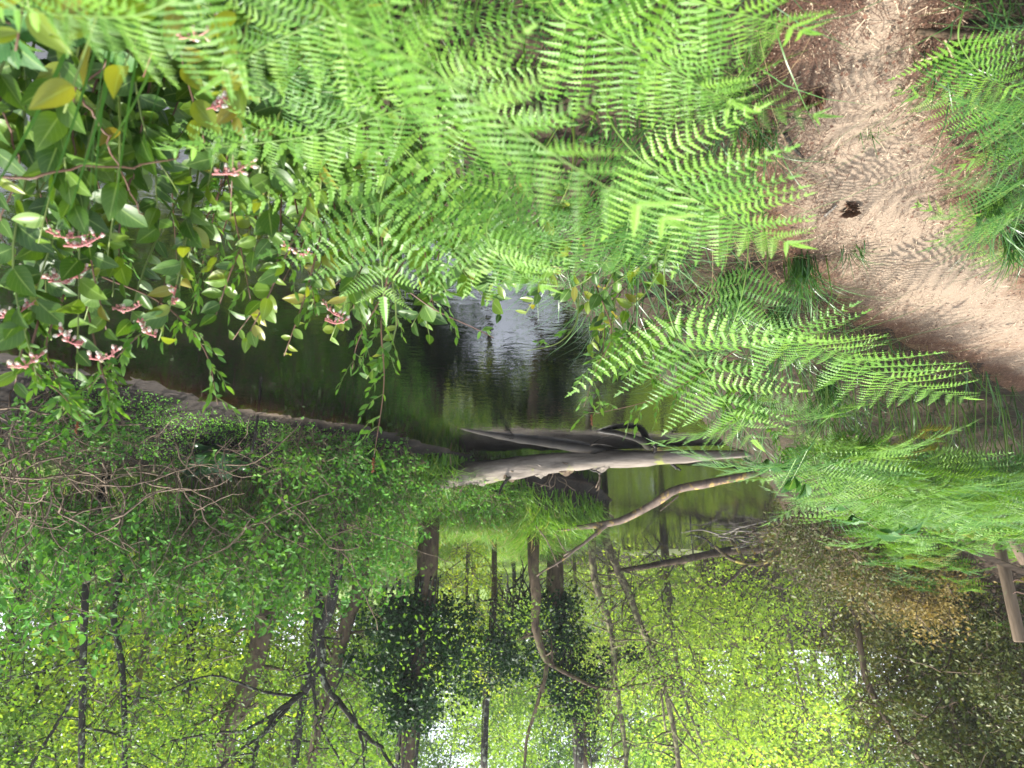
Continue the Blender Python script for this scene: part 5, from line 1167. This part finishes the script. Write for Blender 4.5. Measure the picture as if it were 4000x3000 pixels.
hero_tree('thin dead tree with lichened twigs nearest the water end', [(2315, 2190, 15.5), (2330, 2290, 15.5), (2370, 2400, 15.5), (2395, 2520, 15.5), (2405, 2660, 15.5), (2440, 2900, 15.5), (2450, 3100, 15.6)], 0.085, 0.045, 'bark_lichen', [([(2400, 2610, 15.5), (2380, 2700, 15.4), (2330, 2800, 15.3)], 0.02, 0.008), ([(2420, 2780, 15.5), (2390, 2850, 15.4), (2400, 2980, 15.4)], 0.025, 0.01)], 46, 0.95, None, seed=8)
hero_tree('taller dead tree with mossy twigs, forked halfway up', [(2365, 2100, 16), (2410, 2220, 16), (2460, 2330, 16), (2500, 2440, 16), (2560, 2560, 16), (2600, 2700, 16), (2640, 2900, 16), (2660, 3100, 16.1)], 0.10, 0.05, 'bark_lichen', [([(2530, 2510, 16), (2560, 2640, 15.9), (2580, 2700, 15.8), (2600, 2850, 15.8)], 0.04, 0.025), ([(2600, 2700, 16), (2680, 2850, 15.8), (2760, 2960, 15.6)], 0.03, 0.01)], 50, 1.1, None, seed=9)
# ivy-clad trees: trunk + ivy leaves in columns
def ivy_tree(label, trunk, r0, span, n, seed, lean=0.0, spread=0.55):
    rng = np.random.default_rng(seed)
    W = spline(pixpath(trunk), 16); base = W[0].copy(); base[2] = gz(base[0], base[1])-0.05; W = np.vstack([base, W]); P = W-base
    r = thing('ivy_tree', label, 'tree', base)
    b = MB(); b.tube(P, np.linspace(r0, r0*0.6, len(P)), 10)
    b.build('trunk', M['bark_brown'], r)
    b = MB()
    for k in range(16):
        a = rng.random()*6.28; Q = P[2:]+np.stack([np.cos(a+np.arange(len(P)-2)*0.15), np.sin(a+np.arange(len(P)-2)*0.15), 0*P[2:, 0]], -1)*r0*1.05; b.tube(Q, 0.018, 4)
    b.build('ivy_stem', M['bark_dark'], r)
    cs = []
    for k in range(n):
        t = span[0]+(span[1]-span[0])*rng.random(); i = t*(len(P)-1); p = P[int(i)]
        w = spread*(0.35+0.9*math.sin(math.pi*min(1, max(0, (t-span[0])/(span[1]-span[0])))**0.7))
        cs.append(p+np.array([rng.normal()*w, rng.normal()*w*0.8, rng.normal()*0.1]))
    crown_leaves(rng, cs, 0.20, 130, 0.085, IVY, 'ivy_leaf', r, 'ivy_foliage', 0.5, 1.0, -0.5)
ivy_tree('tree clad in a dense dark mass of ivy on the far bank', [(1670, 2200, 14), (1660, 2400, 14), (1630, 2600, 14), (1600, 2800, 14), (1590, 3050, 14)], 0.22, (0.30, 0.80), 80, 601, spread=0.62)
ivy_tree('tree with dark ivy behind the pale grey trunk', [(2170, 2280, 16.5), (2180, 2450, 16.5), (2230, 2650, 16.5), (2260, 2800, 16.5), (2280, 3000, 16.5)], 0.2, (0.18, 0.78), 60, 602, spread=0.5)
ivy_tree('slim holly-dark tree between the two ivy-clad ones', [(1930, 2300, 17.5), (1920, 2500, 17.5), (1900, 2700, 17.5), (1890, 3000, 17.5)], 0.07, (0.38, 0.62), 26, 603, spread=0.45)
# root wad with hanging roots behind the pale trunk
r = thing('root_wad', 'dark upturned root mass with hanging roots behind the pale trunk', 'roots', at(2040, 2300, 16.8)); rng = np.random.default_rng(604)
b = MB()
for k in range(46):
    P, _ = walk(rng, rng.normal(size=3)*np.array([0.25, 0.15, 0.2])+np.array([0, 0, 0.35]), unit(rng, 1, -0.3)[0], 0.5+0.5*rng.random(), 8, 0.25, -0.08); b.tube(P, np.linspace(0.03, 0.008, 8), 5)
b.build('root', M['bark_dark'], r)
# earth bank corner: roots hanging over undercut
for k in range(26):
    x_ = 1850+520*rng.random(); p = at_z(x_, 1900+60*rng.random(), -0.75)
    P, _ = walk(rng, np.zeros(3), np.array([rng.normal()*0.5, -0.5, -0.4]), 0.35+0.4*rng.random(), 8, 0.25, -0.1)
    b = MB(); b.tube(P, np.linspace(0.012, 0.004, 8), 4); o = b.build('root', M['twig']); o.location = p; tag(o, 'thin root hanging over the dark undercut bank beside the pale log', 'root', 'roots hanging over the undercut bank')

# background trees: prototypes
def decid_proto(seed, H, spread_, nprim, nsec, ncl, nlf, lsz, leafm, base=0.15, r0=0.13, crad=0.35, barkm='bark_dark', name='leafy_tree', tpl=DIAM):
    rng = np.random.default_rng(seed); r = thing(name, 'x', 'tree')
    P, _ = walk(rng, [0, 0, 0], [0.05*rng.normal(), 0.05*rng.normal(), 1], H*0.92, 14, 0.06, 0.02)
    b = MB(); b.tube(P, np.linspace(r0, 0.02, 14), 8); b.build('trunk', M[barkm], r)
    b = MB(); cs = []
    for k in range(nprim):
        t = base+(0.97-base)*(k+rng.random())/nprim; i = min(12, int(t*13)); p = P[i]+(P[i+1]-P[i])*(t*13-i)
        a = k*2.4+rng.normal()*0.3; L = spread_*(0.55+0.45*math.sin(math.pi*min(1, (t-base)/(1-base)*0.8+0.15)))*(0.7+0.5*rng.random())
        Q, _ = walk(rng, p, [math.cos(a), math.sin(a), 0.35+0.5*t], L, 9, 0.13, 0.0); b.tube(Q, np.linspace(r0*0.32*(1.1-t), 0.008, 9), 5, rng.random(), cap=False)
        for q in range(nsec):
            j = rng.integers(3, 9); S, _ = walk(rng, Q[j], unit(rng, 1, 0.15)[0], L*(0.25+0.3*rng.random()), 6, 0.18, -0.03); b.tube(S, np.linspace(0.016, 0.005, 6), 3, rng.random(), cap=False)
            for z in range(ncl): cs.append(S[rng.integers(2, 6)]+rng.normal(size=3)*0.12)
    b.build('limbs', M[barkm], r)
    crown_leaves(rng, cs, crad, nlf, lsz, tpl, leafm, r)
    return r
def conifer_proto(seed, H, W, leafm, nb=90, name='conifer_tree', lsz=0.11, nlf=46):
    rng = np.random.default_rng(seed); r = thing(name, 'x', 'tree')
    b = MB(); P = np.array([[0.03*rng.normal(), 0.03*rng.normal(), z] for z in np.linspace(0, H, 12)]); b.tube(P, np.linspace(0.02*H*0.9, 0.02, 12), 8); b.build('trunk', M['bark_brown'], r)
    b = MB(); pos, ax = [], []
    for k in range(nb):
        t = 0.06+0.93*(k/nb); a = k*2.4+rng.normal()*0.2; L = W*(1-t)**0.8*(0.7+0.5*rng.random())+0.15
        Q, _ = walk(rng, [0, 0, t*H], [math.cos(a), math.sin(a), 0.15], L, 8, 0.06, -0.05); b.tube(Q, np.linspace(0.02, 0.004, 8), 4, rng.random(), cap=False)
        m = int(nlf*(0.4+L/W)); s = rng.random(m)**0.6*7; i = np.minimum(6, s.astype(int)); pp = Q[i]+(Q[i+1]-Q[i])*(s-i)[:, None]
        dirv = np.array([math.cos(a), math.sin(a), -0.2]); side = np.array([-math.sin(a), math.cos(a), -0.1])
        pos.append(pp+side*(rng.normal(size=m)*0.16*(1-0.5*s/7))[:, None]+rng.normal(size=(m, 3))*0.03); ax.append(dirv*0.6+side*np.sign(rng.normal(size=m))[:, None]*0.8+np.array([0, 0, -0.25])+rng.normal(size=(m, 3))*0.2)
    b.build('limbs', M['bark_brown'], r)
    pos = np.concatenate(pos); ax = np.concatenate(ax); N = len(pos); b = MB(); b.leaves(SLIM, pos, ax, unit(rng, N, 1.2), lsz*(0.7+0.6*rng.random(N)), rng.random(N)); o = b.build('crown', M[leafm], r); o['kind'] = 'stuff'
    return r
TP = [decid_proto(700, 7.5, 2.6, 26, 6, 2, 20, 0.13, 'tree_leaf', crad=0.28), decid_proto(701, 6.0, 2.4, 24, 6, 2, 22, 0.12, 'lime_leaf', base=0.08, crad=0.28, barkm='bark_pale'), decid_proto(702, 9.0, 3.0, 28, 6, 2, 20, 0.14, 'tree_leaf', base=0.2, crad=0.3), decid_proto(703, 4.5, 2.2, 26, 7, 2, 16, 0.10, 'lime_leaf', base=0.04, r0=0.08, crad=0.24, barkm='bark_pale')]
CP = [conifer_proto(710, 11, 2.6, 'needle', 110, lsz=0.26, nlf=60), conifer_proto(711, 9, 2.4, 'needle', 100, lsz=0.26, nlf=60)]
rng = np.random.default_rng(121)
G_BT = ('leafy green tree in the wood beyond the far bank', 'leafy green trees beyond the far bank')
G_LM = ('lime-green sunlit tree in the wood beyond the far bank', 'lime-green trees beyond the far bank')
G_CN = ('dark conifer standing far behind the dead trees', 'dark conifers behind the dead trees')
TH = {0: 7.5, 1: 6.0, 2: 9.0, 3: 4.5}
bt = {0: [], 1: [], 2: [], 3: []}; n_t = 0; spots_t = []
def add_tree(k, x_, depth, s, rz):
    p = at(x_, 2350, depth); x, y = p[0], p[1]; h = gz(x, y)
    if x_ < 1400 or x_ > 2500: s = s*1.45
    lim = math.tan(R(18.5 if 1450 < x_ < 2300 else 34))*depth-2.6
    s = min(s, lim/(TH[k]))
    wh = 'behind the slender dark trunks' if x_ < 700 else ('behind the vine-wrapped trunk' if x_ < 1300 else ('behind the ivy-clad trees' if x_ < 2250 else ('behind the dead twiggy trees' if x_ < 2900 else 'beyond the dammed water')))
    dist = 'near the bank' if depth < 22 else ('midway to the far wood' if depth < 31 else 'in the far wood')
    kind = {0: 'leafy green tree', 1: 'round lime-green tree', 2: 'tall leafy green tree', 3: 'low bushy lime-green tree'}[k]
    bt[k].append(((x, y, h-0.05), (0, 0, rz), s, f'{kind} {wh}, {dist}', (G_LM if k in (1, 3) else G_BT)[1]))
for x_, dpt, k, s in ((-100, 14, 0, 0.9), (250, 17, 2, 0.9), (620, 15.5, 3, 1.0), (760, 20, 0, 1.0), (1000, 24, 1, 1.1), (420, 23, 1, 1.2), (60, 22, 2, 1.1), (1250, 21, 3, 1.0), (1420, 27, 0, 1.1), (1700, 22, 1, 1.0), (1830, 19, 3, 0.95),
                     (2000, 26, 2, 0.9), (2150, 21, 0, 0.85), (2380, 30, 3, 1.3), (2600, 27, 1, 1.0), (2750, 31, 3, 1.4), (2950, 34, 1, 1.25), (2500, 38, 0, 1.3), (3150, 36, 3, 1.5), (1950, 36, 0, 1.4), (1550, 38, 2, 1.2), (1200, 36, 0, 1.4), (900, 36, 2, 1.2), (500, 36, 0, 1.5), (100, 34, 2, 1.3),
                     (2250, 24, 3, 0.9), (3050, 28, 3, 1.1), (2850, 42, 0, 1.4), (3250, 44, 2, 1.3), (3500, 40, 0, 1.5), (3800, 38, 2, 1.3), (700, 28, 3, 1.4), (1850, 30, 1, 1.2), (2700, 36, 0, 1.2),
                     *[(1300+130*q, 44+3*(q % 3), (0, 2, 1)[q % 3], 2.0) for q in range(14)], (300, 45, 2, 1.6), (650, 47, 0, 1.8), (1000, 46, 2, 1.6), (3300, 50, 2, 1.7), (3650, 50, 0, 1.9)):
    add_tree(k, x_, dpt, s, rng.random()*6.28)
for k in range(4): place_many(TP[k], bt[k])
cs = []
for x_, dpt, s in ((2880, 46, 1.1), (3020, 50, 1.1), (2620, 48, 1.0), (2300, 45, 1.2), (1500, 48, 1.2), (700, 46, 1.3), (200, 44, 1.2), (3350, 46, 1.2)):
    p = at(x_, 2350, dpt); cs.append(((p[0], p[1], gz(p[0], p[1])-0.1), (0, 0, rng.random()*6.28), s, 'dark conifer far behind '+('the slender trunks' if x_ < 1000 else ('the ivy-clad trees' if x_ < 2350 else ('the dead twiggy trees' if x_ < 2800 else 'the dammed water'))), G_CN[1]))
for k in range(2): place_many(CP[k], cs[k::2])
# olive and brown evergreen mass on the left bank beyond the ferns
OB = [decid_proto(720, 4.2, 1.9, 26, 5, 2, 30, 0.105, 'olive_leaf', base=0.02, r0=0.10, crad=0.26, barkm='bark_brown', name='olive_tree'), decid_proto(721, 3.2, 1.6, 24, 5, 2, 30, 0.10, 'olive_leaf', base=0.02, r0=0.07, crad=0.24, barkm='bark_brown', name='olive_tree')]
PB = decid_proto(722, 1.4, 0.9, 18, 5, 2, 24, 0.08, 'pale_leaf', base=0.02, r0=0.04, crad=0.18, barkm='twig', name='pale_shrub'); 
G_OL = ('olive-brown evergreen tree on the slope behind the handrail', 'olive-brown evergreens behind the handrail')
G_PL = ('straw-pale leafed shrub at the foot of the olive evergreens', 'pale shrubs below the evergreens')
ol = []
for x_, dpt, s in ((3430, 15, 0.75), (3530, 14, 0.9), (3680, 13, 0.9), (3820, 13.5, 1.1), (3950, 14.5, 1.15), (3640, 17, 1.1), (3780, 17, 1.2), (3900, 11.5, 0.7), (4080, 12.5, 1.1)):
    p = at(x_, 2300, dpt); h, d, nr, ins = [q[0] for q in terrain(p[:1], p[1:2])]
    ol.append(((p[0], p[1], h-0.1), (0, 0, rng.random()*6.28), s, ('larger' if s > 1 else 'smaller')+' olive-brown evergreen tree '+('by the leaning bare trunk' if x_ < 3660 else 'behind the handrail')+(', up the slope' if dpt > 14 else ', lower on the slope'), G_OL[1]))
for k in range(2): place_many(OB[k], ol[k::2])
plz = []
for x_, dpt, s in ((3380, 13.0, 0.75), (3480, 12.2, 0.8), (3600, 11.8, 0.8), (3350, 15.5, 0.7), (3530, 13.5, 0.85)):
    p = at(x_, 2250, dpt); plz.append(((p[0], p[1], gz(p[0], p[1])-0.05), (0, 0, rng.random()*6.28), s, 'straw-pale leafed shrub at the foot of the olive evergreens', G_PL[1]))
place_many(PB, plz)
hero_tree('bare brown trunk leaning through the olive evergreens', [(3380, 2650, 13.2), (3450, 2790, 13.2), (3520, 2880, 13.2), (3630, 3000, 13.2), (3800, 3200, 13.2)], 0.06, 0.06, 'bark_brown', [([(3450, 2790, 13.2), (3400, 2870, 13.2), (3380, 2950, 13.2)], 0.03, 0.012)], 14, 0.7, None, seed=12, ground=True)

# ------------------------------------------------------------------ handrail, planks, far house
rng = np.random.default_rng(131)
r = thing('handrail', 'weathered wooden handrail with round posts sloping up beside the ferns', 'handrail', at(3590, 1960, 9.6))
BH = np.array(r.location)
def post(x_, ytop, d, rad, nm='post', ybase=None):
    top = at(x_, ytop, d)-BH; g = gz(top[0]+BH[0], top[1]+BH[1])-0.15-BH[2]
    b = MB(); P = np.array([[top[0], top[1], g], [top[0], top[1], (g+top[2])/2], [top[0], top[1], top[2]-0.015], [top[0], top[1], top[2]]]); b.tube(P, [rad*1.03, rad, rad, rad*0.88], 14)
    return b.build(nm, M['post'], r), P
post(3592, 2062, 9.6, 0.08); post(3795, 2135, 9.3, 0.06)
p4, PP = post(3985, 2508, 8.6, 0.07)
for y_ in (2268, 2315):
    q = at(3985, y_, 8.6)-BH; an = np.linspace(0, 2*math.pi, 20); b = MB(); b.tube(np.stack([q[0]+0.074*np.cos(an), q[1]+0.074*np.sin(an), q[2]+0.012*np.sin(3*an)], -1), 0.006, 5); b.build('wire_tie', M['wire'], p4)
a_, b_ = at(3570, 2063, 9.55)-BH, at(4060, 2258, 8.35)-BH
d_ = b_-a_; Lr = np.linalg.norm(d_); d_ /= Lr; s_ = np.cross(d_, [0, 0, 1]); s_ /= np.linalg.norm(s_); u_ = np.cross(s_, d_)
b = MB(); b.box((a_+b_)/2, (Lr/2, 0.035, 0.032), np.stack([d_, s_, u_], 1)); b.build('rail', M['rail'], r, False)
b = MB(); q0, q1 = at(3925, 2050, 8.5)-BH, at(4000, 2200, 8.5)-BH; b.tube(np.array([q0, (q0+q1)/2, q1]), 0.05, 10); b.build('brace', M['post'], r)
# plank structure further up
r = thing('plank_structure', 'brown wooden plank structure standing partly hidden above the ferns', 'planks', at(3960, 2540, 12.5)); BP = np.array(r.location)
for k in range(4):
    c = at(3975, 2560+24*k, 12.5)-BP; b = MB(); b.box(c, (0.34, 0.02, 0.052)); b.build('plank', M['plank'], r, False)
for x_ in (3985, 4040):
    c = at(x_, 2600, 12.45)-BP; b = MB(); b.box(c+np.array([0, -0.03, -0.2]), (0.04, 0.03, 0.55)); b.build('upright', M['bark_dark'], r, False)
c = at(4010, 2645, 12.3)-BP; b = MB(); b.box(c, (0.22, 0.12, 0.06)); b.build('ledge', M['plank_grey'], r, False)
# far pale house
r = thing('house', 'white-walled house with a pinkish roof seen through the dead trees', 'house', at(2335, 2400, 42)); BX = np.array(r.location)
g = gz(BX[0], BX[1])-BX[2]; wl, wr_ = at(2440, 2440, 42)-BX, at(2170, 2440, 42)-BX; zt = (at(2300, 2500, 42)-BX)[2]; zr = (at(2300, 2540, 42)-BX)[2]
cx = (wl[0]+wr_[0])/2; hw = (wr_[0]-wl[0])/2
b = MB(); b.box((cx, 2.0, (g+zt)/2), (hw, 2.0, (zt-g)/2)); b.build('wall', M['white_wall'], r, False)
b = MB(); e_ = 0.35; b.add([[cx-hw-e_, -e_, zt], [cx+hw+e_, -e_, zt], [cx+hw+e_, 2, zr+0.5], [cx-hw-e_, 2, zr+0.5], [cx-hw-e_, 4+e_, zt], [cx+hw+e_, 4+e_, zt], [cx-hw-e_, -e_, zt+0.12], [cx+hw+e_, -e_, zt+0.12]], [[6, 7, 2, 3], [0, 1, 7, 6], [3, 2, 5, 4], [0, 4, 5, 1]]); b.build('roof', M['pink_roof'], r, False)
for dx in (-0.5, 0.45):
    b = MB(); b.box((cx+dx*hw, -0.01, (g+zt)/2+0.2), (0.3, 0.03, 0.35)); b.build('window', M['glass_dark'], r, False)

# ------------------------------------------------------------------ light haze in the air
mz, tz, oz = newmat('haze_air'); pv = tz.nodes.new('ShaderNodeVolumePrincipled'); pv.inputs['Color'].default_value = (0.93, 0.96, 1.0, 1); pv.inputs['Density'].default_value = 0.0007
tz.links.new(pv.outputs[0], oz.inputs['Volume'])
mb = MB(); mb.box((0, 270, 6.0), (460, 345, 12.0)); tag(mb.build('haze', mz, None, False), 'thin pale haze in the air', 'haze', None, 'stuff')
